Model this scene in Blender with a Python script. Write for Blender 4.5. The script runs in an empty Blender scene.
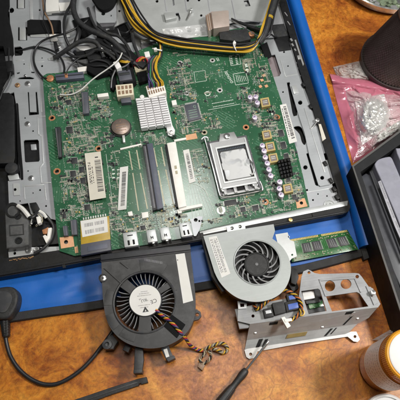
import bpy, bmesh, math, random
from mathutils import Vector, Matrix, noise
from mathutils.geometry import tessellate_polygon
random.seed(7)
R = random.random
def U(a, b): return a + (b - a) * random.random()
scene = bpy.context.scene
COL = scene.collection
MM = 0.001
PI = math.pi

# ------------------------------------------------------------------ camera model (photo pixels of the 400 px picture -> points in the place)
F = 520.0
DIST = 505.0                      # mm along the optical axis to the table
def _n(v): v = Vector(v); v.normalize(); return v
_down = _n((0, 235, F))           # image axes: x right, y down, z forward
_up1 = Vector((-220, -1150, F)); _up1 -= _down * _up1.dot(_down); _yy = _n(_up1)
_zz = -_down
_xx = _yy.cross(_zz)
# image axes are left-handed-ish for world use: build rotation image->world
def img2world(v): return Vector((v.dot(_xx), v.dot(_yy), v.dot(_zz)))
if _xx.x < 0: _xx = -_xx
_axis = img2world(Vector((0, 0, 1)))
CAM = -_axis * DIST
def P(x, y, z=0.0):
    d = img2world(Vector((x - 200.0, y - 200.0, F)))
    t = (z - CAM.z) / d.z
    p = CAM + d * t
    return Vector((p.x, p.y, z)) * MM
def pix(p):
    """the picture position of a point given in metres"""
    q = p / MM - CAM
    c = Vector((q.dot(img2world(Vector((1,0,0)))), q.dot(img2world(Vector((0,1,0)))), q.dot(img2world(Vector((0,0,1))))))
    return 200 + F*c.x/c.z, 200 + F*c.y/c.z

# ------------------------------------------------------------------ materials
def nodes_of(name):
    m = bpy.data.materials.new(name); m.use_nodes = True
    nt = m.node_tree; nt.nodes.clear()
    out = nt.nodes.new('ShaderNodeOutputMaterial'); bs = nt.nodes.new('ShaderNodeBsdfPrincipled')
    nt.links.new(bs.outputs[0], out.inputs[0])
    return m, nt, bs, out
def N(nt, t, **kw):
    n = nt.nodes.new(t)
    for k, v in kw.items():
        if k in n.inputs: n.inputs[k].default_value = v
        else: setattr(n, k, v)
    return n
def ramp(nt, fac, stops):
    r = nt.nodes.new('ShaderNodeValToRGB')
    while len(r.color_ramp.elements) < len(stops): r.color_ramp.elements.new(0.5)
    for e, (p, c) in zip(r.color_ramp.elements, stops):
        e.position = p; e.color = (c[0], c[1], c[2], 1) if not isinstance(c, (int, float)) else (c, c, c, 1)
    nt.links.new(fac, r.inputs[0]); return r
def mixc(nt, fac, a, b, mode='MIX'):
    m = nt.nodes.new('ShaderNodeMix'); m.data_type = 'RGBA'; m.blend_type = mode
    for s, v in ((0, fac), (6, a), (7, b)):
        if hasattr(v, 'is_output'): nt.links.new(v, m.inputs[s])
        elif s == 0: m.inputs[0].default_value = v
        else: m.inputs[s].default_value = (*v[:3], 1)
    return m.outputs[2]
def mat(name, c, rough=0.5, metal=0.0, var=0.15, scale=120, bump=0.0, bscale=900, coat=0.0, spec=0.5, dust=0.0, alpha=1.0, trans=0.0, rvar=0.1, brush=0.0):
    m, nt, bs, out = nodes_of(name)
    tc = N(nt, 'ShaderNodeTexCoord')
    n1 = N(nt, 'ShaderNodeTexNoise', Scale=scale, Detail=6.0, Roughness=0.65); nt.links.new(tc.outputs['Object'], n1.inputs['Vector'])
    r = ramp(nt, n1.outputs[0], [(0.3, tuple(x*(1-var) for x in c)), (0.7, tuple(min(1, x*(1+var)) for x in c))])
    colr = r.outputs[0]
    if dust:
        n3 = N(nt, 'ShaderNodeTexNoise', Scale=scale*2.6, Detail=8.0, Roughness=0.75); nt.links.new(tc.outputs['Object'], n3.inputs['Vector'])
        dr = ramp(nt, n3.outputs[0], [(0.48, 0.0), (0.8, dust)])
        colr = mixc(nt, dr.outputs[0], colr, (0.42, 0.40, 0.37))
    if brush:
        mp = N(nt, 'ShaderNodeMapping'); mp.inputs['Scale'].default_value = (40, 1500, 40); nt.links.new(tc.outputs['Object'], mp.inputs['Vector'])
        nb2 = N(nt, 'ShaderNodeTexNoise', Scale=1.0, Detail=4.0); nt.links.new(mp.outputs[0], nb2.inputs['Vector'])
        sc = N(nt, 'ShaderNodeTexNoise', Scale=18.0, Detail=8.0, Roughness=0.7); nt.links.new(tc.outputs['Object'], sc.inputs['Vector'])
        b1 = ramp(nt, nb2.outputs[0], [(0.3, 1-brush), (0.7, 1.0)]); b2 = ramp(nt, sc.outputs[0], [(0.35, 1-1.6*brush), (0.6, 1.0)])
        colr = mixc(nt, 1.0, mixc(nt, 1.0, colr, b1.outputs[0], 'MULTIPLY'), b2.outputs[0], 'MULTIPLY')
    nt.links.new(colr, bs.inputs['Base Color'])
    n2 = N(nt, 'ShaderNodeTexNoise', Scale=scale*1.7, Detail=5.0); nt.links.new(tc.outputs['Object'], n2.inputs['Vector'])
    mr = N(nt, 'ShaderNodeMapRange'); mr.inputs['To Min'].default_value = max(0.03, rough-rvar); mr.inputs['To Max'].default_value = min(1, rough+rvar)
    nt.links.new(n2.outputs[0], mr.inputs[0]); nt.links.new(mr.outputs[0], bs.inputs['Roughness'])
    bs.inputs['Metallic'].default_value = metal; bs.inputs['Coat Weight'].default_value = coat; bs.inputs['Coat Roughness'].default_value = 0.15
    bs.inputs['Specular IOR Level'].default_value = spec
    if alpha < 1: bs.inputs['Alpha'].default_value = alpha
    if trans: bs.inputs['Transmission Weight'].default_value = trans
    if bump:
        nb = N(nt, 'ShaderNodeTexNoise', Scale=bscale, Detail=4.0); nt.links.new(tc.outputs['Object'], nb.inputs['Vector'])
        bp = N(nt, 'ShaderNodeBump', Strength=bump, Distance=0.0006); nt.links.new(nb.outputs[0], bp.inputs['Height']); nt.links.new(bp.outputs[0], bs.inputs['Normal'])
    return m

def table_material():
    m, nt, bs, out = nodes_of('tabletop_mottled_laminate')
    tc = N(nt, 'ShaderNodeTexCoord'); L = nt.links.new
    warp = N(nt, 'ShaderNodeTexNoise', Scale=18.0, Detail=4.0); L(tc.outputs['Object'], warp.inputs['Vector'])
    vm = N(nt, 'ShaderNodeVectorMath', operation='MULTIPLY_ADD'); L(warp.outputs['Color'], vm.inputs[0]); vm.inputs[1].default_value = (0.03, 0.03, 0.0); L(tc.outputs['Object'], vm.inputs[2])
    n1 = N(nt, 'ShaderNodeTexNoise', Scale=21.0, Detail=12.0, Roughness=0.76, Distortion=0.5); L(vm.outputs[0], n1.inputs['Vector'])
    base = ramp(nt, n1.outputs[0], [(0.33, (0.13, 0.028, 0.006)), (0.43, (0.30, 0.085, 0.014)), (0.54, (0.52, 0.190, 0.024)), (0.68, (0.70, 0.320, 0.048))])
    n2 = N(nt, 'ShaderNodeTexNoise', Scale=260.0, Detail=8.0, Roughness=0.78); L(vm.outputs[0], n2.inputs['Vector'])
    fine = ramp(nt, n2.outputs[0], [(0.32, 0.50), (0.50, 0.95), (0.68, 1.2)])
    c = mixc(nt, 1.0, base.outputs[0], fine.outputs[0], 'MULTIPLY')
    # bubble-like rounded cells with thin dark rims
    vo = N(nt, 'ShaderNodeTexVoronoi', feature='DISTANCE_TO_EDGE', Scale=66.0); L(vm.outputs[0], vo.inputs['Vector'])
    rim = ramp(nt, vo.outputs['Distance'], [(0.0, 0.8), (0.02, 0.5), (0.05, 0.0)])
    n3 = N(nt, 'ShaderNodeTexNoise', Scale=11.0, Detail=3.0); L(tc.outputs['Object'], n3.inputs['Vector'])
    msk = ramp(nt, n3.outputs[0], [(0.45, 0.0), (0.60, 0.62)])
    mm = N(nt, 'ShaderNodeMath', operation='MULTIPLY'); L(rim.outputs[0], mm.inputs[0]); L(msk.outputs[0], mm.inputs[1])
    c = mixc(nt, mm.outputs[0], c, (0.20, 0.055, 0.014))
    # branching veins
    n4 = N(nt, 'ShaderNodeTexNoise', Scale=26.0, Detail=7.0, Roughness=0.6, Distortion=1.2); L(tc.outputs['Object'], n4.inputs['Vector'])
    vein = ramp(nt, n4.outputs[0], [(0.490, 0.0), (0.50, 0.4), (0.510, 0.0)])
    n5 = N(nt, 'ShaderNodeTexNoise', Scale=9.0, Detail=2.0); L(vm.outputs[0], n5.inputs['Vector'])
    msk2 = ramp(nt, n5.outputs[0], [(0.42, 0.0), (0.62, 1.0)])
    m2 = N(nt, 'ShaderNodeMath', operation='MULTIPLY'); L(vein.outputs[0], m2.inputs[0]); L(msk2.outputs[0], m2.inputs[1])
    c = mixc(nt, m2.outputs[0], c, (0.13, 0.035, 0.013))
    L(c, bs.inputs['Base Color'])
    rr = ramp(nt, n2.outputs[0], [(0.3, 0.38), (0.7, 0.24)]); L(rr.outputs[0], bs.inputs['Roughness'])
    bp = N(nt, 'ShaderNodeBump', Strength=0.10, Distance=0.0006); L(n2.outputs[0], bp.inputs['Height']); L(bp.outputs[0], bs.inputs['Normal'])
    bs.inputs['Specular IOR Level'].default_value = 0.38
    return m

def pcb_material(name, dark, light):
    m, nt, bs, out = nodes_of(name); L = nt.links.new
    tc = N(nt, 'ShaderNodeTexCoord')
    def edges(scale, w, rnd=1.0):
        v = N(nt, 'ShaderNodeTexVoronoi', feature='DISTANCE_TO_EDGE', Scale=scale); v.inputs['Randomness'].default_value = rnd
        L(tc.outputs['Object'], v.inputs['Vector']); return ramp(nt, v.outputs['Distance'], [(0.0, 1.0), (w, 1.0), (w*1.4, 0.0)]).outputs[0]
    # bundles of parallel traces: stripes whose direction changes by cell
    vc = N(nt, 'ShaderNodeTexVoronoi', feature='F1', distance='CHEBYCHEV', Scale=62.0); L(tc.outputs['Object'], vc.inputs['Vector'])
    sp = N(nt, 'ShaderNodeSeparateColor'); L(vc.outputs['Color'], sp.inputs[0])
    wx = N(nt, 'ShaderNodeTexWave', Scale=210.0, Distortion=0.0); wx.bands_direction = 'X'; L(tc.outputs['Object'], wx.inputs['Vector'])
    wy = N(nt, 'ShaderNodeTexWave', Scale=210.0, Distortion=0.0); wy.bands_direction = 'Y'; L(tc.outputs['Object'], wy.inputs['Vector'])
    wd = N(nt, 'ShaderNodeTexWave', Scale=170.0, Distortion=0.0); wd.bands_direction = 'DIAGONAL'; L(tc.outputs['Object'], wd.inputs['Vector'])
    s1 = ramp(nt, sp.outputs[0], [(0.49, 0.0), (0.5, 1.0)]); s2 = ramp(nt, sp.outputs[1], [(0.74, 0.0), (0.75, 1.0)]); s3 = ramp(nt, sp.outputs[2], [(0.50, 0.0), (0.51, 1.0)])
    w = mixc(nt, s1.outputs[0], wx.outputs[0], wy.outputs[0]); w = mixc(nt, s2.outputs[0], w, wd.outputs[0])
    wr = ramp(nt, w, [(0.52, 0.0), (0.62, 1.0)])
    tr = mixc(nt, s3.outputs[0], wr.outputs[0], (0.15, 0.15, 0.15))
    n1 = N(nt, 'ShaderNodeTexNoise', Scale=30.0, Detail=4.0); L(tc.outputs['Object'], n1.inputs['Vector'])
    b = ramp(nt, n1.outputs[0], [(0.3, dark), (0.7, tuple(0.5*(a+c) for a, c in zip(dark, light)))])
    c = mixc(nt, tr, b.outputs[0], light)
    # vias: small pale dots
    v = N(nt, 'ShaderNodeTexVoronoi', feature='F1', Scale=330.0); L(tc.outputs['Object'], v.inputs['Vector'])
    dot = ramp(nt, v.outputs['Distance'], [(0.0, 0.75), (0.13, 0.75), (0.19, 0.0)])
    c = mixc(nt, dot.outputs[0], c, (0.30, 0.40, 0.28))
    L(c, bs.inputs['Base Color']); bs.inputs['Roughness'].default_value = 0.2; bs.inputs['Specular IOR Level'].default_value = 0.5
    bp = N(nt, 'ShaderNodeBump', Strength=0.2, Distance=0.0002); L(tr, bp.inputs['Height']); L(bp.outputs[0], bs.inputs['Normal'])
    return m

def cloth_material(name, c, fold=True):
    m, nt, bs, out = nodes_of(name); L = nt.links.new
    tc = N(nt, 'ShaderNodeTexCoord')
    n1 = N(nt, 'ShaderNodeTexNoise', Scale=22.0, Detail=6.0); L(tc.outputs['Object'], n1.inputs['Vector'])
    b = ramp(nt, n1.outputs[0], [(0.3, tuple(x*0.8 for x in c)), (0.7, tuple(min(1, x*1.15) for x in c))])
    wx = N(nt, 'ShaderNodeTexWave', Scale=300.0, Distortion=0.6); wx.bands_direction = 'X'; L(tc.outputs['Object'], wx.inputs['Vector'])
    wy = N(nt, 'ShaderNodeTexWave', Scale=300.0, Distortion=0.6); wy.bands_direction = 'Y'; L(tc.outputs['Object'], wy.inputs['Vector'])
    ad = N(nt, 'ShaderNodeMath', operation='ADD'); L(wx.outputs[0], ad.inputs[0]); L(wy.outputs[0], ad.inputs[1])
    L(b.outputs[0], bs.inputs['Base Color']); bs.inputs['Roughness'].default_value = 0.42; bs.inputs['Specular IOR Level'].default_value = 0.45
    bp = N(nt, 'ShaderNodeBump', Strength=0.07, Distance=0.0002); L(ad.outputs[0], bp.inputs['Height']); L(bp.outputs[0], bs.inputs['Normal'])
    return m

def film_material(name, c, a0, a1, rough=0.12, scale=60):
    m, nt, bs, out = nodes_of(name); L = nt.links.new
    tc = N(nt, 'ShaderNodeTexCoord')
    n1 = N(nt, 'ShaderNodeTexNoise', Scale=scale, Detail=5.0); L(tc.outputs['Object'], n1.inputs['Vector'])
    a = ramp(nt, n1.outputs[0], [(0.35, a0), (0.68, a1)]); L(a.outputs[0], bs.inputs['Alpha'])
    bs.inputs['Base Color'].default_value = (*c, 1); bs.inputs['Roughness'].default_value = rough; bs.inputs['Specular IOR Level'].default_value = 0.9
    bs.inputs['Coat Weight'].default_value = 0.6; bs.inputs['Coat Roughness'].default_value = 0.08
    return m

def smear_material(name):
    """bare metal lid with smeared grey-white thermal paste"""
    m, nt, bs, out = nodes_of(name); L = nt.links.new
    tc = N(nt, 'ShaderNodeTexCoord')
    n1 = N(nt, 'ShaderNodeTexNoise', Scale=85.0, Detail=2.0, Distortion=0.4); L(tc.outputs['Object'], n1.inputs['Vector'])
    f = ramp(nt, n1.outputs[0], [(0.46, 0.0), (0.52, 1.0)])
    c = mixc(nt, f.outputs[0], (0.42, 0.44, 0.45), (0.60, 0.61, 0.61)); L(c, bs.inputs['Base Color'])
    rr = ramp(nt, f.outputs[0], [(0.0, 0.35), (1.0, 0.7)]); L(rr.outputs[0], bs.inputs['Roughness'])
    mt = ramp(nt, f.outputs[0], [(0.0, 0.25), (1.0, 0.0)]); L(mt.outputs[0], bs.inputs['Metallic'])
    return m

M = {}
M['table'] = table_material()
M['pcb'] = pcb_material('circuit_board_green', (0.016, 0.076, 0.036), (0.052, 0.160, 0.082))
M['pcb2'] = pcb_material('memory_board_green', (0.016, 0.085, 0.022), (0.045, 0.17, 0.05))
M['blue'] = cloth_material('mat_blue_nylon', (0.007, 0.112, 0.44))
M['binding'] = mat('binding_black_tape', (0.022, 0.022, 0.024), 0.75, bump=0.5, bscale=1500)
M['black'] = mat('plastic_black_satin', (0.009, 0.009, 0.010), 0.45, var=0.3, bump=0.15, bscale=2500, dust=0.02, spec=0.3)
M['black2'] = mat('plastic_black_dusty', (0.022, 0.023, 0.025), 0.55, var=0.25, bump=0.25, bscale=2200, dust=0.08, spec=0.35)
M['fan_black'] = mat('fan_housing_charcoal', (0.038, 0.039, 0.043), 0.48, var=0.3, scale=38, bump=0.2, bscale=3000, dust=0.14, spec=0.45, brush=0.12)
M['fan_dark'] = mat('fan_duct_dark', (0.020, 0.021, 0.026), 0.5, var=0.2)
M['foam'] = mat('foam_black', (0.008, 0.008, 0.009), 0.9, spec=0.2, bump=0.6, bscale=1800)
M['steel'] = mat('steel_zinc_plated', (0.43, 0.45, 0.47), 0.42, metal=0.35, var=0.06, scale=35, bump=0.05, bscale=3000, brush=0.07)
M['steel2'] = mat('steel_bright', (0.56, 0.58, 0.58), 0.36, metal=0.4, var=0.07, scale=50, bump=0.06, bscale=2500, brush=0.06)
M['steelw'] = mat('steel_worn', (0.36, 0.365, 0.365), 0.42, metal=0.45, var=0.08, scale=40, bump=0.04, bscale=2500)
M['bracket'] = mat('steel_galvanised_grey', (0.36, 0.37, 0.38), 0.5, metal=0.12, var=0.10, scale=55, bump=0.05, bscale=2500, dust=0.03, spec=0.35, brush=0.18)
M['bracket_lit'] = mat('steel_galvanised_lit', (0.52, 0.525, 0.52), 0.4, metal=0.25, var=0.08, scale=55, bump=0.04, bscale=2500, brush=0.15)  # same steel as the top plate, brighter light on the front put into colour
M['chrome'] = mat('metal_polished', (0.70, 0.70, 0.69), 0.2, metal=0.9, var=0.08)
M['alu'] = mat('aluminium_fins', (0.80, 0.80, 0.81), 0.45, metal=0.15, var=0.05)
M['greyfan'] = mat('fan_housing_grey_paint', (0.37, 0.40, 0.39), 0.42, metal=0.15, var=0.07, scale=25, bump=0.06, bscale=3000, brush=0.07)
M['copper'] = mat('pad_copper', (0.48, 0.215, 0.10), 0.42, metal=0.35, var=0.2, scale=300)
M['pad'] = mat('pad_bare_orange', (0.66, 0.36, 0.19), 0.5, var=0.12, scale=200)
M['brass'] = mat('metal_brass', (0.55, 0.40, 0.16), 0.35, metal=0.6)
M['hole'] = mat('recess_black', (0.006, 0.006, 0.007), 0.8)
M['cream'] = mat('plastic_cream', (0.70, 0.64, 0.48), 0.5, var=0.08)
M['ivory'] = mat('plastic_ivory', (0.82, 0.80, 0.75), 0.45, var=0.06)
M['white'] = mat('plastic_white', (0.78, 0.78, 0.76), 0.5, var=0.05)
M['paper'] = mat('label_white_paper', (0.68, 0.68, 0.65), 0.6, var=0.04, scale=60)
M['paper2'] = mat('label_cream_paper', (0.62, 0.59, 0.50), 0.6, var=0.06, scale=60)
M['ink'] = mat('ink_black', (0.03, 0.03, 0.035), 0.6)
M['inkg'] = mat('ink_grey', (0.20, 0.20, 0.21), 0.6)
M['silk'] = mat('silkscreen_white', (0.62, 0.68, 0.62), 0.6, var=0.1)
M['silkd'] = mat('silkscreen_dim', (0.22, 0.34, 0.25), 0.6, var=0.1)
M['chip'] = mat('chip_epoxy_black', (0.022, 0.024, 0.027), 0.5, var=0.2)
M['chipg'] = mat('chip_epoxy_slate', (0.075, 0.08, 0.10), 0.45, var=0.15)
M['slotg'] = mat('slot_plastic_slate', (0.085, 0.095, 0.13), 0.42, var=0.12)
M['tan'] = mat('ceramic_tan', (0.40, 0.36, 0.25), 0.5, var=0.2, scale=400)
M['solder'] = mat('solder_tin', (0.60, 0.61, 0.58), 0.35, metal=0.4, var=0.12)
M['lilac'] = mat('capacitor_top_lilac', (0.66, 0.60, 0.70), 0.35, metal=0.2, var=0.06)
M['yellowf'] = mat('inductor_yellow', (0.46, 0.35, 0.13), 0.5, var=0.12)
M['inductor'] = mat('inductor_core_brown', (0.20, 0.16, 0.15), 0.45, metal=0.3, var=0.25, scale=600)
M['coin'] = mat('battery_steel_brown', (0.30, 0.235, 0.20), 0.33, metal=0.6, var=0.12)
M['kapton'] = mat('tape_kapton', (0.42, 0.28, 0.03), 0.35, var=0.15)
M['wy'] = mat('wire_yellow', (0.62, 0.38, 0.03), 0.4, var=0.1)
M['wk'] = mat('wire_black', (0.016, 0.016, 0.018), 0.4, var=0.2)
M['wr'] = mat('wire_red', (0.45, 0.03, 0.04), 0.4)
M['wp'] = mat('wire_purple', (0.075, 0.055, 0.17), 0.4)
M['wb'] = mat('wire_blue', (0.03, 0.08, 0.38), 0.4)
M['wg'] = mat('wire_green', (0.03, 0.22, 0.09), 0.4)
M['wo'] = mat('wire_orange', (0.55, 0.16, 0.03), 0.4)
M['ww'] = mat('wire_white', (0.68, 0.68, 0.65), 0.4)
M['wn'] = mat('wire_brown', (0.24, 0.15, 0.09), 0.45)
M['sleeve'] = mat('cable_sleeve_black', (0.020, 0.021, 0.023), 0.6, var=0.3, bump=0.5, bscale=1400, dust=0.1)
M['teal'] = mat('contact_teal', (0.05, 0.075, 0.10), 0.4)
M['blueconn'] = mat('connector_blue', (0.03, 0.10, 0.42), 0.4)
M['smear'] = smear_material('processor_lid_with_paste')
M['beige'] = mat('port_shell_beige', (0.50, 0.42, 0.37), 0.4, metal=0.3, var=0.06)
M['film'] = film_material('film_clear', (0.84, 0.88, 0.87), 0.16, 0.62, scale=70)
M['clearbag'] = film_material('plastic_bag_clear', (0.72, 0.70, 0.68), 0.18, 0.5, scale=90)
M['pink'] = film_material('antistatic_bag_pink', (0.64, 0.20, 0.28), 0.42, 0.82, rough=0.16, scale=45)
M['pinkclear'] = film_material('antistatic_bag_pale_pink', (0.78, 0.62, 0.64), 0.14, 0.5, rough=0.09, scale=60)
M['trayb'] = mat('tray_black', (0.008, 0.008, 0.010), 0.6, var=0.3, spec=0.3)
M['foil'] = mat('foil_silver', (0.78, 0.78, 0.76), 0.34, metal=0.55, var=0.15, scale=90)
M['amber'] = mat('bottle_amber', (0.62, 0.20, 0.02), 0.2, var=0.1, coat=0.5, trans=0.2)
M['amberlid'] = mat('cap_amber', (0.75, 0.33, 0.02), 0.3, var=0.1)
M['rxlabel'] = mat('bottle_label_paper', (0.88, 0.84, 0.82), 0.5, var=0.05)
M['case'] = mat('case_frosted_lavender', (0.27, 0.275, 0.33), 0.35, var=0.1, coat=0.3)
M['case2'] = mat('case_charcoal', (0.045, 0.048, 0.058), 0.4, var=0.15)
M['mesh'] = mat('mesh_black_enamel', (0.045, 0.034, 0.032), 0.45, var=0.2)
M['module'] = mat('module_smoked_plastic', (0.075, 0.078, 0.078), 0.35, var=0.3, scale=90, coat=0.3, dust=0.15)
M['darkgrey'] = mat('metal_dark_grey', (0.13, 0.13, 0.14), 0.45, metal=0.3, var=0.15)
M['grip'] = mat('rubber_grip', (0.022, 0.022, 0.022), 0.5, bump=0.2, bscale=1500)
M['greyband'] = mat('edge_grey_matte', (0.075, 0.073, 0.07), 0.6, var=0.08)
M['bronze'] = mat('contact_bronze', (0.40, 0.24, 0.12), 0.35, metal=0.5, var=0.4, scale=500)
M['pinkhole'] = mat('backplate_mauve', (0.25, 0.21, 0.22), 0.5, metal=0.2, var=0.1)
M['lining'] = mat('lining_dusty_brown', (0.42, 0.30, 0.27), 0.6, var=0.2)
M['spine'] = mat('spine_label_grey', (0.36, 0.36, 0.40), 0.5)
M['bladeg'] = mat('fan_blade_grey', (0.20, 0.205, 0.21), 0.38, var=0.1)
M['pencil'] = mat('print_faint', (0.60, 0.55, 0.54), 0.6)
M['padg'] = mat('pad_pale_gold', (0.50, 0.46, 0.33), 0.45, metal=0.2)
M['capmark'] = mat('capacitor_mark', (0.22, 0.16, 0.30), 0.5)
M['solderd'] = mat('solder_dull', (0.33, 0.38, 0.33), 0.45, metal=0.3, var=0.2)
M['filmw'] = film_material('film_milky', (0.85, 0.86, 0.85), 0.35, 0.85, rough=0.1, scale=60)
M['greenish'] = mat('dish_contents_green', (0.16, 0.20, 0.13), 0.25, var=0.6, scale=160, coat=0.6)

# ------------------------------------------------------------------ objects
ORG = {}
def props(o, label=None, cat=None, group=None, kind=None):
    if label: o['label'] = label
    if cat: o['category'] = cat
    if group: o['group'] = group
    if kind: o['kind'] = kind
def thing(name, label, cat, at, group=None):
    o = bpy.data.objects.new(name, None); COL.objects.link(o)
    o.empty_display_size = 0.01; o.location = at; ORG[o.name] = Vector(at); props(o, label, cat, group); return o
def Qd(q, u, v):
    """bilinear point of a picture quad (top-left, top-right, bottom-right, bottom-left)"""
    a, b, c, d = q
    x = (a[0]*(1-u)+b[0]*u)*(1-v) + (d[0]*(1-u)+c[0]*u)*v
    y = (a[1]*(1-u)+b[1]*u)*(1-v) + (d[1]*(1-u)+c[1]*u)*v
    return (x, y)
def sub(q, u0, u1, v0, v1): return [Qd(q, u0, v0), Qd(q, u1, v0), Qd(q, u1, v1), Qd(q, u0, v1)]
def circ(cx, cy, rx, n=32, ry=None, a0=0.0):
    return [(cx+rx*math.cos(a0+2*PI*i/n), cy+(ry or rx)*math.sin(a0+2*PI*i/n)) for i in range(n)]
def catmull(pts, k=8, closed=False):
    out = []; n = len(pts); rng = n if closed else n-1
    for i in range(rng):
        g = (lambda j: pts[j % n]) if closed else (lambda j: pts[max(0, min(n-1, j))])
        p0, p1, p2, p3 = map(Vector, (g(i-1), g(i), g(i+1), g(i+2)))
        for s in range(k):
            t = s/k
            out.append(0.5*((2*p1)+(p2-p0)*t+(2*p0-5*p1+4*p2-p3)*t*t+(3*p1-p0-3*p2+p3)*t**3))
    if not closed: out.append(Vector(pts[-1]))
    return out
def smooth2(pts, k=6): return [(v.x, v.y) for v in catmull([(p[0], p[1], 0) for p in pts], k, True)]
class MB:
    def __init__(self): self.bm = bmesh.new(); self.mi = 0
    def _face(self, vs, mi=None):
        try:
            f = self.bm.faces.new(vs); f.material_index = self.mi if mi is None else mi; return f
        except ValueError: return None
    def poly3(self, top, dz):
        """closed prism: top ring of points (m), going down dz (m)"""
        t = [self.bm.verts.new(p) for p in top]; b = [self.bm.verts.new(p-Vector((0, 0, dz))) for p in top]
        n = len(t); fs = [self._face(t), self._face(b[::-1])]
        for i in range(n): fs.append(self._face([t[i], b[i], b[(i+1) % n], t[(i+1) % n]]))
        return t, b
    def prism(self, pts, z0, z1, bev=0.0, seg=2):
        if bev:
            o = MB(); o.poly3([P(x, y, z1) for x, y in pts], (z1-z0)*MM)
            bmesh.ops.recalc_face_normals(o.bm, faces=o.bm.faces)
            es = [e for e in o.bm.edges if all(v.co.z > (z1-1e-3)*MM for v in e.verts) or abs(e.verts[0].co.z-e.verts[1].co.z) > 1e-6 and len(pts) < 9]
            bmesh.ops.bevel(o.bm, geom=es, offset=bev*MM, segments=seg, profile=0.6, affect='EDGES', clamp_overlap=True)
            self.merge(o.bm)
        else: self.poly3([P(x, y, z1) for x, y in pts], (z1-z0)*MM)
        return self
    def merge(self, bm2):
        me = bpy.data.meshes.new('t'); bm2.to_mesh(me); bm2.free()
        n0 = len(self.bm.faces); self.bm.from_mesh(me); bpy.data.meshes.remove(me)
        self.bm.faces.ensure_lookup_table()
        for i in range(n0, len(self.bm.faces)): self.bm.faces[i].material_index = self.mi
    def plate(self, outer, holes, z0, z1):
        rings = [[P(x, y, z1) for x, y in r] for r in [outer]+list(holes)]
        tris = tessellate_polygon(rings); flat = [p for r in rings for p in r]
        t = [self.bm.verts.new(p) for p in flat]; b = [self.bm.verts.new(p-Vector((0, 0, (z1-z0)*MM))) for p in flat]
        for i, j, k in tris: self._face([t[i], t[j], t[k]]); self._face([b[k], b[j], b[i]])
        o = 0
        for r in rings:
            n = len(r)
            for i in range(n): self._face([t[o+i], b[o+i], b[o+(i+1) % n], t[o+(i+1) % n]])
            o += n
        return self
    def box(self, x, y, w, h, z0, z1, rot=0.0, bev=0.0):
        """w, h in mm in the place's own axes, centred under picture point x, y"""
        c = P(x, y, z1); cs, sn = math.cos(rot), math.sin(rot)
        top = [c+Vector((a*cs-b*sn, a*sn+b*cs, 0))*MM for a, b in ((-w/2, h/2), (w/2, h/2), (w/2, -h/2), (-w/2, -h/2))]
        if bev:
            o = MB(); o.poly3(top, (z1-z0)*MM); bmesh.ops.recalc_face_normals(o.bm, faces=o.bm.faces)
            bmesh.ops.bevel(o.bm, geom=[e for e in o.bm.edges if max(v.co.z for v in e.verts) > (z1-1e-3)*MM], offset=bev*MM, segments=2, profile=0.6, affect='EDGES', clamp_overlap=True); self.merge(o.bm)
        else: self.poly3(top, (z1-z0)*MM)
        return self
    def cyl(self, x, y, r, z0, z1, n=24, bev=0.0, at=None):
        c = P(x, y, z1) if at is None else Vector((at.x, at.y, z1*MM))
        rings = [(r, z0), (r, z1)] if not bev else [(r, z0), (r, z1-bev), (r-0.3*bev, z1-0.3*bev), (r-bev, z1)]
        vs = [[self.bm.verts.new((c.x+q*MM*math.cos(2*PI*i/n), c.y+q*MM*math.sin(2*PI*i/n), zz*MM)) for i in range(n)] for q, zz in rings]
        for a, b in zip(vs, vs[1:]):
            for i in range(n): self._face([a[i], a[(i+1) % n], b[(i+1) % n], b[i]])
        self._face(vs[0][::-1]); self._face(vs[-1]); return self
    def lathe(self, c, prof, n=48, closed=False):
        """c in metres (x, y), prof list of (r, z) in mm"""
        vs = [[self.bm.verts.new((c.x+max(r, 0.01)*MM*math.cos(2*PI*i/n), c.y+max(r, 0.01)*MM*math.sin(2*PI*i/n), z*MM)) for i in range(n)] for r, z in prof]
        pr = list(zip(vs, vs[1:])) + ([(vs[-1], vs[0])] if closed else [])
        for a, b in pr:
            for i in range(n): self._face([a[i], a[(i+1) % n], b[(i+1) % n], b[i]])
        return self
    def tube3(self, pts, r, n=8, cap=True):
        pts = [Vector(p) for p in pts]; rings = []; ref = None
        m = len(pts)
        for i, p in enumerate(pts):
            d = (pts[min(i+1, m-1)]-pts[max(i-1, 0)]); d = d.normalized() if d.length > 1e-9 else Vector((1, 0, 0))
            if ref is None: ref = Vector((0, 0, 1)) if abs(d.z) < 0.9 else Vector((1, 0, 0))
            s = d.cross(ref); s = s.normalized() if s.length > 1e-6 else d.orthogonal().normalized(); ref = s.cross(d).normalized()
            rr = (r[i] if isinstance(r, (list, tuple)) else r)*MM
            rings.append([self.bm.verts.new(p+(s*math.cos(2*PI*k/n)+ref*math.sin(2*PI*k/n))*rr) for k in range(n)])
        for a, b in zip(rings, rings[1:]):
            for k in range(n): self._face([a[k], a[(k+1) % n], b[(k+1) % n], b[k]])
        if cap: self._face(rings[0][::-1]); self._face(rings[-1])
        return self
    def tube(self, pts, r, n=8, k=8):
        """pts: (px, py, z_mm)"""
        return self.tube3(catmull([P(*p) for p in pts], k), r, n)
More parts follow.
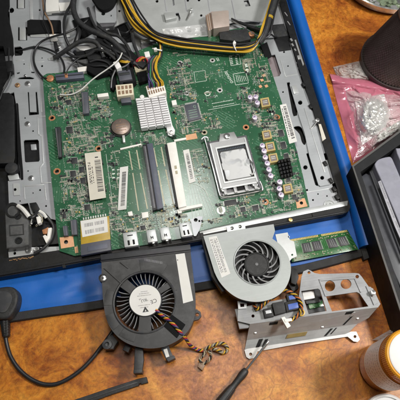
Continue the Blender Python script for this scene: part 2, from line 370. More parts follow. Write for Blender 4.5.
    def sheet(self, q, nx, ny, zf, thick=0.0):
        g = [[self.bm.verts.new(P(*Qd(q, i/nx, j/ny), zf(i/nx, j/ny))) for i in range(nx+1)] for j in range(ny+1)]
        for j in range(ny):
            for i in range(nx): self._face([g[j][i], g[j+1][i], g[j+1][i+1], g[j][i+1]])
        if thick:
            h = [[self.bm.verts.new(v.co-Vector((0, 0, thick*MM))) for v in row] for row in g]
            for j in range(ny):
                for i in range(nx): self._face([h[j][i], h[j][i+1], h[j+1][i+1], h[j+1][i]])
            for i in range(nx):
                self._face([g[0][i], g[0][i+1], h[0][i+1], h[0][i]]); self._face([g[ny][i+1], g[ny][i], h[ny][i], h[ny][i+1]])
            for j in range(ny):
                self._face([g[j+1][0], g[j][0], h[j][0], h[j+1][0]]); self._face([g[j][nx], g[j+1][nx], h[j+1][nx], h[j][nx]])
        return self
    def text(self, s, x, y, z, size, rot, sx=1.0):
        cu = bpy.data.curves.new('txt', 'FONT'); cu.body = s; cu.size = size*MM; cu.align_x = 'CENTER'; cu.align_y = 'CENTER'
        o = bpy.data.objects.new('txt', cu); me = bpy.data.meshes.new_from_object(o)
        c = P(x, y, z); mx = Matrix.Translation(c) @ Matrix.Rotation(rot, 4, 'Z') @ Matrix.Diagonal((sx, 1, 1, 1)); me.transform(mx)
        n0 = len(self.bm.faces); self.bm.from_mesh(me); self.bm.faces.ensure_lookup_table()
        for i in range(n0, len(self.bm.faces)): self.bm.faces[i].material_index = self.mi
        bpy.data.meshes.remove(me); bpy.data.objects.remove(o); bpy.data.curves.remove(cu); return self
    def obj(self, name, mats, parent=None, smooth=35, label=None, cat=None, group=None, kind=None, fix=True):
        if fix: bmesh.ops.recalc_face_normals(self.bm, faces=self.bm.faces)
        org = ORG[parent.name] if parent else Vector((0, 0, 0))
        if parent is None:
            xs = [v.co for v in self.bm.verts]; org = Vector(((min(v.x for v in xs)+max(v.x for v in xs))/2, (min(v.y for v in xs)+max(v.y for v in xs))/2, min(v.z for v in xs)))
        bmesh.ops.translate(self.bm, verts=self.bm.verts, vec=-org)
        me = bpy.data.meshes.new(name); self.bm.to_mesh(me); self.bm.free()
        for m in (mats if isinstance(mats, (list, tuple)) else [mats]): me.materials.append(M[m])
        if smooth:
            me.polygons.foreach_set('use_smooth', [True]*len(me.polygons)); me.set_sharp_from_angle(angle=math.radians(smooth))
        o = bpy.data.objects.new(name, me); COL.objects.link(o)
        if parent: o.parent = parent
        else: o.location = org
        ORG[o.name] = org; props(o, label, cat, group, kind); return o
def wire(name, pts, r, m, parent=None, n=8, k=8, **kw): return MB().tube(pts, r, n, k).obj(name, m, parent, **kw)
def twist(parent, pts, mats, R_, r, turns, k=10, name='wire'):
    c = catmull([P(*p) for p in pts], k)
    for j, m in enumerate(mats):
        out = []
        for i, p in enumerate(c):
            d = (c[min(i+1, len(c)-1)]-c[max(i-1, 0)]).normalized(); s = d.cross(Vector((0, 0, 1))).normalized(); u = s.cross(d)
            a = 2*PI*(turns*i/len(c)+j/len(mats)); out.append(p+(s*math.cos(a)+u*math.sin(a))*R_*MM)
        MB().tube3(out, r, 7).obj(name, m, parent)
def barcode(b, q, axis, z, n, lo=0.1, hi=0.9, a=0.1, c=0.9):
    t = lo
    while t < hi:
        w = U(0.25, 1.0)*(hi-lo)/n
        qq = sub(q, t, min(hi, t+w), a, c) if axis == 'u' else sub(q, a, c, t, min(hi, t+w))
        b.prism(qq, z-0.02, z+0.03); t += w+U(0.3, 0.9)*(hi-lo)/n
def dashes(b, q, axis, z, lo, hi, a, c):
    t = lo
    while t < hi:
        w = U(0.015, 0.06)
        qq = sub(q, t, min(hi, t+w), a, c) if axis == 'u' else sub(q, a, c, t, min(hi, t+w))
        b.prism(qq, z-0.02, z+0.03); t += w+U(0.012, 0.03)
def pip(x, y, poly):
    ins = False; n = len(poly)
    for i in range(n):
        x1, y1 = poly[i]; x2, y2 = poly[(i+1) % n]
        if (y1 > y) != (y2 > y) and x < (x2-x1)*(y-y1)/(y2-y1)+x1: ins = not ins
    return ins

# ================================================================== table and mat
b = MB(); b.poly3([Vector(p)*MM for p in ((-900, -700, 0), (900, -700, 0), (900, 900, 0), (-900, 900, 0))], 30*MM)
b.obj('tabletop', 'table', kind='structure', smooth=0)

mt = thing('work_mat', 'bright blue nylon mat with black bound edge spread under the opened computer', 'mat', P(150, 250, 0))
q = [(-90, -90), (268, -90), (370, 252), (-90, 336)]
def matz(u, v):
    x, y = Qd(q, u, v); p = Vector((x*0.03, y*0.03, 0.0))
    z = 3.0 + 0.5*noise.noise(p*1.3) + 0.35*noise.noise(p*3.1)
    k = ((x-55)*0.55+(y-292)*0.83)
    z += 1.6*math.exp(-((x-72)**2/900+(y-291)**2/60))*math.cos(k*0.25) if y > 262 and x < 100 else 0
    return min(max(z, 1.5), 3.6 if y < 272 or x > 100 else 5.5) if v < 0.985 else 2.0
MB().sheet(q, 150, 130, matz, 1.2).obj('sheet', 'blue', mt, smooth=60)
roll = [(367, 247, 6.2), (361, 224, 6.4), (354.5, 200, 6.4), (339, 150, 6.4), (324, 100, 6.4), (309, 50, 6.2), (294, 0, 6.4), (280, -45, 6.4), (266, -90, 6.4)]
bb = MB().tube(roll, [7.0]*(8*8+1), 20, 8); bb.obj('padded_edge', 'blue', mt, smooth=60)
bl = [(-90, 333.5), (0, 319.5), (50, 312), (97, 305.3), (200, 287), (300, 269.5), (371, 250.5)]
cl = catmull([P(x, y, 2.2) for x, y in bl], 14)
b = MB(); n = len(cl); prev = None
for i, p in enumerate(cl):
    d = (cl[min(i+1, n-1)]-cl[max(i-1, 0)]).normalized(); s = Vector((0, 0, 1)).cross(d)
    wob = 0.25*noise.noise(p*180)
    ring = [b.bm.verts.new(p+s*(a*MM)+Vector((0, 0, (h+wob)*MM))) for a, h in ((3.9, 1.4), (3.4, 2.3), (-3.2, 2.3), (-3.9, 1.2), (-3.9, -2.1), (3.9, -2.1))]
    if prev:
        for k in range(6): b._face([prev[k], prev[(k+1) % 6], ring[(k+1) % 6], ring[k]])
    else: b._face(ring)
    prev = ring
b._face(prev[::-1]); b.obj('edge_binding', 'binding', mt, smooth=50)
MB().prism([(361, 250), (374, 246.5), (377, 255), (364, 260)], 0.2, 5.4, 1.0).obj('corner_binding', 'binding', mt)

# ================================================================== computer chassis
ch = thing('computer_chassis', 'opened grey steel back frame of an all-in-one computer with black plastic bezel', 'computer case', P(170, 130, 3.8))
outer = [(-90, 291), (0, 277), (50, 268.5), (98, 259.5), (200, 241), (300, 222), (343, 214), (348.5, 211.5), (350.5, 207), (348.5, 200), (332.5, 146), (318, 102), (302, 53), (286.4, 0), (259, -90), (-90, -90)]
inner = [(-60, 262), (6, 258), (60, 250), (100, 243), (200, 234), (330, 210), (340.5, 205.5), (340, 198), (314, 112), (300, 70), (279, 0), (251, -80), (-60, -80)]
MB().plate(outer, [inner], 3.9, 14).obj('bezel', 'black', ch, smooth=20)
MB().prism([(-80, 285), (0, 273), (98, 256), (343, 210), (346, 205), (284, 0), (257, -86), (-80, -86)], 3.9, 5.2).obj('back_cover', 'black', ch)
# raised lip along the bottom bezel and grooves on its top
b = MB()
b.prism([(-90, 289.6), (0, 275.6), (98, 258.2), (200, 239.8), (345, 212.4), (345, 210.6), (200, 237.6), (98, 255.6), (0, 272.4), (-90, 286)], 13.8, 15.6, 0.4)
for (xa, ya), (xb, yb) in (((61, 262.5), (63, 268)), ((200, 233), (201, 238)), ((288, 217.5), (289.5, 222)), ((312, 213), (313.5, 218))):
    b.prism([(xa, ya), (xa+3, ya-0.5), (xb+3, yb-0.5), (xb, yb)], 13.9, 15.0)
b.obj('bezel_lip', 'black', ch)
# main steel back plate with its cut-outs
def rr(x0, y0, x1, y1, sk=0.0): return [(x0, y0), (x1, y0), (x1+sk*(y1-y0), y1), (x0+sk*(y1-y0), y1)]
plate = [(9, -70), (9, 0), (10, 22), (12, 44), (13, 62), (11, 74), (3, 88), (3, 96), (14, 92), (16, 104), (17.5, 140), (20.5, 178), (8, 181), (9, 206), (28, 203), (31, 214), (56, 220), (60, 246), (100, 242), (200, 235), (336, 208), (340, 203), (336, 190),
         (333.5, 190), (332, 184), (334, 183), (327, 160), (324.5, 160), (323, 154), (325.4, 153), (313.5, 112), (302, 82), (298, 69), (290, 42), (278, 0), (257, -70)]
holes = [circ(10.8+0.6, 10.3, 2.7, 16), rr(16.5, -4, 18, 8.5), rr(23.5, -4, 25, 8.5), rr(18, 27, 19.6, 40.5), rr(25.5, 27, 27.2, 40.5),
         [(14.2, 47), (20, 46.3), (22.5, 48), (23, 53), (21.5, 55.5), (15, 56), (14.2, 54)],
         [(17, 79.2), (19, 77.6), (24, 76.8), (30, 76.9), (34.6, 78.2), (33, 79.2)], [(16.6, 72.6), (20, 72), (19.4, 73.6), (17, 74)], [(31, 71.6), (35, 72), (34, 73.2), (31.4, 73)],
         
         [(27.6, 92), (29, 92), (30, 112), (36.6, 112), (35.4, 92), (37, 91.6), (39, 114.4), (29, 115.4)],
         [(23.6, 141), (24.6, 140), (37.5, 139.4), (38.8, 141), (39.8, 160), (38.8, 161.6), (26, 162.4), (24.8, 161.4)],
         circ(15, 189.5, 1.5, 14), circ(22.3, 32, 0.9, 10), circ(20, 201, 0.8, 10), circ(42, 66, 1.1, 12), circ(24, 64, 0.8, 10), circ(39.6, 10, 1.0, 12), circ(42, 58, 0.7, 10), circ(25, 118, 0.8, 10), circ(33, 131, 0.9, 10), circ(28, 171, 0.8, 10), circ(40, 190, 1.0, 12), circ(33, 193, 0.7, 10), circ(46, 206, 1.0, 12), circ(284, 52, 1.0, 12), circ(288, 66, 0.8, 10), circ(283, 92, 0.9, 10), circ(307, 190, 1.1, 12), circ(318, 194, 0.8, 10), circ(313, 200, 1.0, 12), circ(327, 196, 0.8, 10),
         
         # right-hand side: slots, round hole, curved cut-outs
         [(265.6, 56), (275, 54.5), (281, 73), (279.6, 76), (272, 77.4)],
         [(286.8, 82.5), (289.5, 82), (297.2, 110), (297, 115.5), (293.6, 116.4), (292.4, 113)],
         
         circ(297.8, 62.5, 1.7, 12, 1.4), circ(299.6, 67.6, 1.7, 12, 1.4), circ(302.2, 75.2, 2.0, 12, 1.6),
         smooth2([(293.6, 127.6), (298, 126), (301.4, 127.6), (303.4, 132), (306, 141), (304.6, 145), (301.8, 142), (299.4, 134)], 3),
         [(306.2, 153.6), (309, 152.8), (318.6, 184), (317.4, 186.2), (315.2, 184.8)],
         circ(305.4, 167.4, 2.2, 16), circ(300.1, 103, 2.6, 16), circ(322.1, 178.2, 2.4, 16)]
MB().plate(plate, holes, 9.4, 10.6).obj('back_plate', 'steel', ch, smooth=20)
MB().prism([(262, 52), (277, 50), (286, 79), (268, 82)], 6, 6.6).obj('inner_plate', 'pinkhole', ch)
# stamped ribs and steps
for pts, h in (([(30, 34), (70, 33.6), (70, 36.6), (30.4, 37)], 12.0), ([(48, 57.6), (74, 56.8), (74, 59), (48.4, 60)], 11.8), ([(29, 0), (32, 0), (33, 19), (30, 19)], 11.3)): MB().prism(pts, 10.5, h, 0.4).obj('stamped_rib', 'steel2', ch)
for pts in ([(30, 62), (44, 61), (44, 61.8), (30, 62.8)], [(29.4, 62), (30.2, 62), (31, 70), (30.2, 70)], [(16, 60), (24, 59.6), (24, 60.4), (16, 60.8)], [(40, 84), (40.8, 84), (42, 112), (41.2, 112)], [(24, 186), (44, 184), (44, 184.8), (24, 186.8)], [(23.4, 186), (24.2, 186), (25.2, 199), (24.4, 199)], [(44, 184), (44.8, 184), (46.6, 200), (45.8, 200)], [(33, 40), (60, 39.4), (60, 40), (33, 40.6)], [(306, 192), (330, 187.6), (330.2, 188.3), (306.2, 192.7)], [(280, 60), (280.8, 59.8), (286, 76), (285.2, 76.2)], [(285.2, 76), (297, 73.6), (297.2, 74.3), (285.4, 76.7)], [(37.4, 116), (46, 115.4), (46, 116.3), (37.6, 117)], [(37, 116.5), (38, 116.5), (39, 134), (38, 134)], [(38, 133.5), (41.4, 135), (41, 136), (38, 134.6)], [(41, 135), (42, 135), (44, 163), (43, 163)],
            [(43, 162.6), (43.8, 163.4), (40.4, 167.4), (39.6, 166.6)], [(39.4, 167), (40.4, 167), (42, 183), (41, 183)], [(41, 182.6), (51, 181.8), (51, 182.8), (41, 183.8)]):
    MB().prism(pts, 10.4, 11.0, 0.15).obj('stamped_line', 'steel2', ch)
# small light square seen in the square cut-out
MB().prism([(30.6, 144.4), (36, 144), (36.6, 149.6), (31.2, 150)], 5, 7.2, 0.3).obj('clip', 'steel', ch)
# right arm of the plate: raised latch, step and embossed ring
MB().plate([(289.6, 84.6), (291, 83), (297.6, 81.6), (299.6, 83), (312, 112), (321.4, 146), (331.4, 181), (330, 184.4), (320.4, 186.2), (318.4, 184.6), (309.4, 156), (304.6, 133), (298.2, 113.6)], [circ(300.2, 102.6, 2.2, 16), circ(322.2, 177.8, 2.0, 16)], 10.4, 12.2).obj('spring_arm', 'steel', ch, smooth=20)
MB().prism([(304, 108), (305, 107.6), (317.4, 147), (325.4, 172), (324.4, 172.4), (316.4, 147.4)], 12.1, 12.7, 0.2).obj('stamped_line', 'steel2', ch)
MB().prism([(291.4, 86), (296.4, 84.8), (299, 92.6), (294, 94)], 12.1, 13.4, 0.5).obj('raised_tab', 'steel2', ch)
b = MB(); c = P(329.6, 205.5, 10.6); b.lathe(c, [(6.0, 10.5), (5.6, 11.3), (4.6, 11.4), (4.2, 10.8), (3.2, 10.8), (2.9, 11.8), (1.7, 11.9), (1.5, 11.0), (0, 11.0)], 28)
b.obj('embossed_ring', 'steel2', ch)
MB().tube([(310, 129.5, 11.4), (314, 125.5, 13), (317.6, 119.8, 15.5)], 1.0).obj('lance', 'chrome', ch)
MB().cyl(317.6, 119.6, 2.1, 12, 16.5, 18, 0.4).obj('stand_off', 'chrome', ch)
MB().prism([(318.5, 124), (321, 124), (326, 138.5), (322.5, 141)], 12, 14.4, 0.2).obj('label_strip', 'paper2', ch)
for x, y, r, m in ((17.2, 84.6, 2.6, 'bronze'), (27.4, 83, 2.9, 'chrome'), (27.3, 123.2, 2.7, 'chrome'), (31, 177.6, 2.7, 'chrome'), (22.4, 32, 1.6, 'steel2'), (34, 46, 1.5, 'steel2'), (25, 75, 1.3, 'chrome')):
    b = MB(); b.cyl(x, y, r, 10.4, 12.2, 20, 0.6); b.mi = 1; b.box(x, y, r*1.1, 0.4, 12.1, 12.26, 0.6); b.box(x, y, 0.4, r*1.1, 12.1, 12.28, 0.6)
    b.obj('screw', [m, 'hole'], ch)
# upper edge: bent bracket, slots, rail
for i, (x0, y0, x1, y1) in enumerate(((17.8, -3, 23.8, 8), (19.6, 28, 25.6, 39.8))):
    MB().prism(rr(x0, y0, x1, y1), 10.2, 12.4, 0.4).obj('bridge_tab', 'steel2', ch)
MB().prism([(27, 20.6), (30, 19.4), (60.5, 20), (61, 31.8), (32, 33.6), (27, 34)], 10.6, 13.8, 0.5).obj('foam_strip', 'foam', ch)
# shielding cover at the top centre
shield = [(100, -60), (262, -60), (279, -5), (262, 22), (258, 21), (234, 22), (206, 30), (200, 33), (160, 34), (142, 30), (135, 18), (106, 30), (104, 4), (96, 0)]
MB().plate(shield, [circ(157, 1.2, 1.5, 12), circ(187.8, 0.4, 1.3, 12), circ(199, 0, 1.4, 12), circ(201.2, 15.4, 1.3, 10), circ(119.4, 11, 1.2, 10), [(175.6, 13), (178.5, 12.6), (180.4, 18), (180, 20.8), (178.6, 20.8), (178, 16.4), (175.8, 15.6)],
                    [(243.5, 0.6), (248.2, -0.4), (250.6, 6), (245.4, 6.6), (245, 4.8), (247.4, 4.2), (246.6, 1.8), (244.2, 2.2)],
                    [(171.6, -4), (173.6, -4), (174.6, 5), (173.2, 6)]], 14.6, 15.8).obj('shield_cover', 'steel2', ch, smooth=20)
for x0 in (163.2, 183.5, 206.5): MB().prism([(x0, -8), (x0+0.7, -8), (x0+3.7, 11), (x0+3, 11)], 15.7, 16.2).obj('seam', 'steel', ch, smooth=0)
b = MB()
b.prism([(231.4, 0), (232, 0), (236, 18.6), (259.5, 21.4), (259, 22.2), (235.4, 19.4)], 15.7, 16.3); b.obj('seam', 'steel', ch, smooth=0)
MB().prism([(163.6, 12.6), (174.6, 11.4), (177, 17.6), (165.6, 20)], 15.7, 20, 0.6).obj('bridge_tab', 'steel2', ch)
MB().tube([(186.4, 20.6, 16), (190, 13, 17.5), (191.6, 8.6, 20)], 1.1).obj('lance', 'chrome', ch)
MB().cyl(191.6, 8.6, 2.2, 16, 20.4, 18, 0.5).obj('stand_off', 'steel2', ch)
# crumpled shiny film under the cable run
q = [(162, 29), (206, 24), (209, 36), (166, 40)]
MB().sheet(q, 40, 14, lambda u, v: 17+2.2*noise.noise(Vector((u*6, v*3, 2)))+0.6*noise.noise(Vector((u*15, v*6, 5)))).obj('crumpled_film', 'filmw', ch, smooth=50)
# grey bracket at upper left with a dark cover over it
br = [(92, -20), (116.5, -20), (116.5, 20.5), (114.5, 22.5), (98.5, 23), (96.5, 21)]
MB().plate(br, [circ(103.2, 13.6, 2.1, 16, 1.8), circ(111, 15.6, 0.9, 10), circ(110, 9.6, 1.4, 12)], 19.4, 21).obj('upper_bracket', 'steel', ch, smooth=20)
MB().prism([(97, 21), (116, 20.4), (113, 26), (102, 27)], 10.6, 19.2).obj('bracket_wall', 'darkgrey', ch)
MB().prism(smooth2([(92, -6), (116, -8), (114, 3), (108, 8.6), (101, 9.2), (95, 3)]), 21.1, 26, 0.8).obj('rubber_cover', 'foam', ch)
# white plates and green edge seen at the top left
MB().prism([(45, -4), (58, -4), (59, 10.5), (46, 12)], 12, 17, 0.5).obj('white_plate', 'paper', ch)
MB().prism([(58.6, 2.6), (71, 2), (72, 10), (60, 11)], 11, 15, 0.5).obj('white_plate', 'paper', ch)
MB().prism([(46, 10), (74, 8.4), (75, 12.6), (47, 13.6)], 10.6, 14, 0.5).obj('grey_rail', 'darkgrey', ch)
# left edge: foam blocks, black strip and round foot
MB().prism([(-40, -40), (8, -40), (8.6, 4), (6.6, 12), (9.6, 24), (12, 36), (12.8, 52), (10, 56), (5, 55), (3, 46), (-40, 46)], 10.7, 15, 0.8).obj('foam_block', 'foam', ch)
MB().prism([(-40, 92), (0, 93), (9, 92.4), (12.5, 95), (14.4, 110), (15, 158), (13.5, 163), (-40, 165)], 5, 15, 0.8).obj('foam_block', 'black', ch)
MB().cyl(11, 167.6, 6.3, 9, 16.5, 36, 1.2).obj('rubber_foot', 'black2', ch)
MB().prism([(7.6, 175.5), (18, 173.5), (19.5, 179), (9, 180.5)], 10.6, 12.4, 0.4).obj('bridge_tab', 'steel2', ch)
MB().prism([(16, 103), (17.6, 103), (20.6, 150), (22.4, 170), (22.6, 178.6), (20.6, 178.8), (19.6, 166), (17.4, 150)], 10.5, 13, 0.3).obj('gasket', 'foam', ch)
MB().plate([(13, 183.5), (19, 183), (19.8, 195), (13.8, 195.6)], [circ(15, 189.5, 1.5, 14)], 10.5, 11.4).obj('stamped_frame', 'steel2', ch, smooth=20)
# right edge: metal contact strips, notches in the black bezel
b = MB()
for x, y, w, h in ((291.4, 39.6, 2.0, 3.6), (292.6, 44.6, 1.8, 3.6), (295.2, 49.6, 1.6, 3.0), (286, 14, 1.0, 6), (288.8, 23, 1.0, 6)): b.box(x, y, w, h, 12, 14.7, 0.28)
b.prism([(294.5, 40), (296, 39.6), (304, 64), (303, 66)], 13.9, 14.6); b.prism([(297, 55.5), (300.4, 54.8), (301.6, 58.6), (298.2, 59.4)], 13.9, 15.4, 0.3)
b.obj('contact_strip', 'steelw', ch)
for x, y in ((325.5, 163), (331, 180), (334.6, 188.5), (337.5, 196.5), (304, 84), (311, 106)): MB().box(x, y, 3.0, 5.0, 10.7, 14.6, 0.28, 0.5).obj('bezel_clip', 'black', ch)
# black tape patches
MB().prism([(271, 25), (284, 23.6), (288.6, 35.6), (275.4, 37.6)], 10.7, 11.4, 0.1).obj('black_tape', 'black2', ch)
MB().prism([(274, 37.6), (288.6, 35.4), (291.4, 49.4), (279.4, 51)], 10.7, 11.7, 0.1).obj('black_tape', 'black', ch)
# lower strip with holes, and the smoked speaker module beside it
MB().plate([(8, 248), (60, 246.5), (98, 240), (100, 247), (60, 253.5), (9, 259.5)], [circ(14.6, 253.2, 1.6, 14), circ(39.4, 248.8, 1.7, 14)], 10.8, 12.4).obj('lower_strip', 'steel2', ch, smooth=20)
for x, y in ((28.8, 251, ), (36.6, 250)):
    b = MB(); b.lathe(P(x, y, 12), [(2.9, 12.2), (2.7, 13.2), (1.6, 13.3), (1.4, 12.6), (0, 12.6)], 22); b.obj('screw', 'chrome', ch)
b = MB()
for k in range(14): b.box(10+k*1.7, 260.6-k*0.28+U(-.8, .8), U(1, 3), U(0.5, 1.0), 13.8, U(14.3, 15.0), U(-0.3, 0.5))
b.obj('spring_contact', 'bronze', ch)
sm = MB(); sm.prism([(4.5, 213), (8, 206), (13, 203.6), (20, 204), (25, 209), (28.5, 219), (28.6, 245), (22, 247), (6, 248.4)], 10.8, 22, 1.6, 3)
so = sm.obj('speaker_module', 'module', ch)
b = MB(); b.lathe(P(18, 216.4, 22), [(3.2, 21.8), (3.0, 22.8), (2.0, 22.8), (1.8, 22.1), (0, 22.1)], 22); b.lathe(P(18.8, 240.6, 22), [(3.4, 21.8), (3.2, 22.8), (2.0, 22.8), (1.8, 22.1), (0, 22.1)], 22); b.obj('bolt_boss', 'black', so)
MB().plate([(9, 225), (23.6, 224), (24, 234.6), (9.6, 236)], [[(10, 226), (22.6, 225), (23, 233.8), (10.5, 234.8)]], 21.9, 22.5).obj('moulded_frame', 'black2', so, smooth=10)
MB().plate(circ(12.6, 210, 7.6, 30), [circ(12.6, 210.6, 5.4, 30)], 21.9, 23.2).obj('moulded_ring', 'black', so)
MB().prism([(29, 226), (34, 222), (58, 224), (58.8, 243.5), (29, 247)], 10.8, 12.6, 0.4).obj('black_shelf', 'black', ch)
MB().prism([(29, 203), (36, 202), (40, 210), (33, 212.4)], 11, 15, 0.6).obj('black_tab', 'black', ch)
# ================================================================== motherboard
ZB = 16.0
mb = thing('motherboard', 'green motherboard with bare processor socket screwed inside the steel computer chassis', 'circuit board', P(170, 140, 14.4))
board = [(43.5, 88), (43, 76), (47, 73.5), (58, 73), (100, 66), (160, 42), (206, 33), (245, 27.5), (262, 25), (264, 45), (268.5, 62), (285, 112), (297, 151), (303.5, 178), (309.5, 207), (270, 215.5), (215, 227), (198, 231.5), (190, 237), (172, 240), (158, 243), (120, 248.5), (100, 252), (75, 256), (59.5, 251), (56, 222), (52.5, 190), (46.5, 130)]
mholes = [(52, 118, 1.9), (57, 171.4, 2.0), (98.6, 148.6, 1.9), (212.4, 60.4, 1.4), (219.8, 90.3, 1.5), (180, 62.8, 1.3), (186.8, 93.4, 1.4), (246, 127.3, 1.7), (204.3, 132.4, 1.6), (276.8, 117.2, 1.8), (265.4, 202, 1.7), (66, 242, 2.1), (301.4, 203, 1.7), (195.6, 220, 1.9), (221, 210.4, 1.5)]
MB().plate(board, [circ(x, y, r, 16) for x, y, r in mholes], 14.4, ZB).obj('circuit_board', 'pcb', mb, smooth=0)
def part(name, m, **kw): return lambda b: b.obj(name, m, mb, **kw)
for x, y, r in mholes[:11]:
    m = 'copper' if x < 110 or x > 240 else 'solder'
    if (x, y) == (204.3, 132.4): m = 'tan'
    b = MB(); b.lathe(P(x, y, ZB), [(r+1.5, ZB-0.3), (r+1.45, ZB+0.14), (r, ZB+0.16), (r, ZB-1.2)], 28); b.obj('mounting_hole', m, mb)
b = MB(); b.lathe(P(221, 210.4, ZB), [(4.2, ZB), (4.0, ZB+0.3), (1.5, ZB+0.3), (1.5, ZB-1)], 28); b.obj('mounting_hole', 'solder', mb)
b = MB(); b.cyl(50, 78, 4.2, ZB, ZB+1.4, 26, 0.5); b.mi = 1; b.box(50, 78, 4, 0.6, ZB+1.3, ZB+1.45, 0.4); b.box(50, 78, 0.6, 4, ZB+1.3, ZB+1.46, 0.4); b.obj('screw', ['copper', 'wn'], mb)
for q, c in (([(59.6, 237.5), (73, 235.8), (74.4, 246.4), (61, 248.6)], (66, 242, 2.1)), ([(295.5, 199.6), (304.6, 198), (307.6, 206.4), (297, 208.4)], (301.4, 203, 1.7))):
    MB().plate(q, [circ(*c[:2], c[2], 16)], ZB-0.1, ZB+0.25).obj('ground_pad', 'pad', mb, smooth=0)
MB().prism([(185.6, 135.2), (196, 133), (197.6, 138.4), (186.2, 140.4)], ZB-0.1, ZB+0.3).obj('ground_pad', 'pad', mb)
MB().prism([(74.4, 247), (77.6, 246.4), (78.4, 252.6), (75.2, 253.2)], ZB-0.1, ZB+0.2).obj('ground_pad', 'pad', mb)

# --- heat sink with rows of fins
hq = [(135.5, 98.5), (165.4, 94.8), (172.2, 124.6), (141, 129.6)]
b = MB(); b.prism(hq, ZB+1, ZB+3.2, 0.3); b.prism([(166, 126), (172, 124.4), (175, 130), (174.4, 134.4), (171.4, 136.4), (168, 135), (167, 130)], ZB+1, ZB+2.8, 0.3)
hs = b.obj('heat_sink', 'alu', mb)
b = MB()
for k in range(4):
    u0 = 0.01+k*0.25
    for j in range(13):
        v0 = 0.02+j*0.074
        b.prism(sub(hq, u0, u0+0.215, v0, v0+0.046), ZB+3, ZB+9.0, 0.15, 1)
b.obj('fin_block', 'alu', hs)
b = MB(); b.cyl(171.3, 131.8, 2.6, ZB+2.7, ZB+4.4, 22, 0.6); b.mi = 1; b.lathe(P(171.3, 131.8, ZB+4), [(1.3, ZB+4.2), (1.2, ZB+5), (0, ZB+5.2)], 18); b.obj('push_pin', ['white', 'chrome'], hs)
b = MB(); b.cyl(142, 96.5, 2.4, ZB+1, ZB+4.4, 22, 0.6); b.obj('push_pin', 'white', hs)
pts = [P(174+2.2*math.cos(t*0.7), 136.4+0.25*t*0+1.6*math.sin(t*0.7), ZB+0.8+t*0.12) for t in range(28)]
MB().tube3(pts, 0.32, 6).obj('spring', 'wk', hs)

# --- coin cell
b = MB(); b.cyl(120.8, 127.4, 10.6, ZB, ZB+1.6, 40, 0.4); cs = b.obj('battery_holder', 'black2', mb)
b = MB(); b.cyl(120.8, 126.2, 9.3, ZB+1, ZB+4.2, 44, 0.7); b.cyl(120.8, 126.2, 8.2, ZB+4.0, ZB+4.4, 44, 0.2); cb = b.obj('coin_cell', 'coin', cs)
b = MB(); b.text('+', 120.2, 121.6, ZB+4.42, 4, 0.2)
for j in range(3): dashes(b, [(114.6, 122.6), (125.6, 121), (127.4, 132), (116.4, 133.6)], 'u', ZB+4.42, 0.05, 0.95, 0.2+j*.25, 0.32+j*.25)
b.obj('engraving', 'wn', cb, smooth=0)
MB().prism([(122, 135.4), (124.6, 135), (125.2, 142), (123, 142.4)], ZB, ZB+3, 0.2).obj('battery_contact', 'solder', cs)

# --- processor socket
cp = MB(); cpq = [(203.6, 141.4), (247.4, 133.6), (263.6, 189.2), (217.2, 197.8)]
sk = MB().prism(sub(cpq, 0.04, 0.97, 0.02, 0.98), ZB, ZB+1.6, 0.3).obj('processor_socket', 'darkgrey', mb)
op = sub(cpq, 0.25, 0.885, 0.17, 0.75)
MB().plate(smooth2(sub(cpq, 0.12, 0.93, 0.05, 0.86), 1) , [op], ZB+3.0, ZB+4.6).obj('load_plate', 'steelw', sk, smooth=10)
b = MB()
ri = sub(cpq, 0.22, 0.915, 0.14, 0.78)
b.plate(ri, [sub(cpq, 0.245, 0.89, 0.165, 0.755)], ZB+4.5, ZB+5.2); b.prism(sub(cpq, 0.115, 0.15, 0.06, 0.85), ZB+4.5, ZB+5.3, 0.2); b.prism(sub(cpq, 0.90, 0.935, 0.06, 0.85), ZB+4.5, ZB+5.1, 0.2)
b.prism(sub(cpq, 0.15, 0.9, 0.84, 0.87), ZB+4.4, ZB+5.4, 0.3)
b.obj('load_plate_rim', 'steel2', sk, smooth=10)
MB().prism(sub(cpq, 0.25, 0.885, 0.155, 0.77), ZB+1.5, ZB+2.8).obj('processor_board', 'chip', sk)
b = MB()
for i in range(16):
    q = sub(cpq, 0.27+0.038*i, 0.27+0.038*i+0.02, 0.19, 0.212); b.prism(q, ZB+2.7, ZB+3.2)
b.obj('processor_contacts', 'teal', sk, smooth=0)
iq = sub(cpq, 0.285, 0.855, 0.235, 0.735)
pts = []
for i in range(4):
    a, bq = Vector((*iq[i], 0)), Vector((*iq[(i+1) % 4], 0))
    for t in (0.06, 0.38, 0.40, 0.60, 0.62, 0.94):
        p = a.lerp(bq, t); c = Vector((*Qd(iq, .5, .5), 0))
        if t in (0.38, 0.62) or t in (0.06, 0.94): pass
        if i in (1, 3) and t in (0.40, 0.60): p = p.lerp(c, -0.07)
        pts.append((p.x, p.y))
MB().prism(pts, ZB+2.6, ZB+5.6, 0.5).obj('processor', 'smear', sk, smooth=30)
MB().cyl(227, 135.4, 3.2, ZB, ZB+5.4, 26, 0.9).obj('socket_screw', 'chrome', sk)
b = MB(); b.prism([(220, 134), (234, 131.6), (238, 139), (219, 142)], ZB+1.4, ZB+3.4, 0.4); b.obj('screw_bracket', 'steelw', sk)
for x, y in ((223.4, 188.6), (254.8, 183.4)): MB().cyl(x, y, 3.2, ZB+1, ZB+4.4, 26, 0.8).obj('socket_screw', 'chrome', sk)
z = ZB+4.6
MB().tube([(204.6, 138.5, z), (207, 147, z), (212.4, 166, z+.3), (217, 184, z), (219.4, 193.6, z), (222, 197, z-1), (230, 196.6, z-1.4), (243, 194.4, z-1.4), (257, 191.6, z-1.2), (262.4, 190, z), (262, 186, z+.6), (260, 181.4, z+1)], 0.85, 10).obj('lever', 'chrome', sk)
MB().tube([(201.4, 139.6, z), (204.4, 137.4, z+.5), (207.6, 138, z+.5), (208, 141, z)], 0.9, 10).obj('lever', 'chrome', sk)
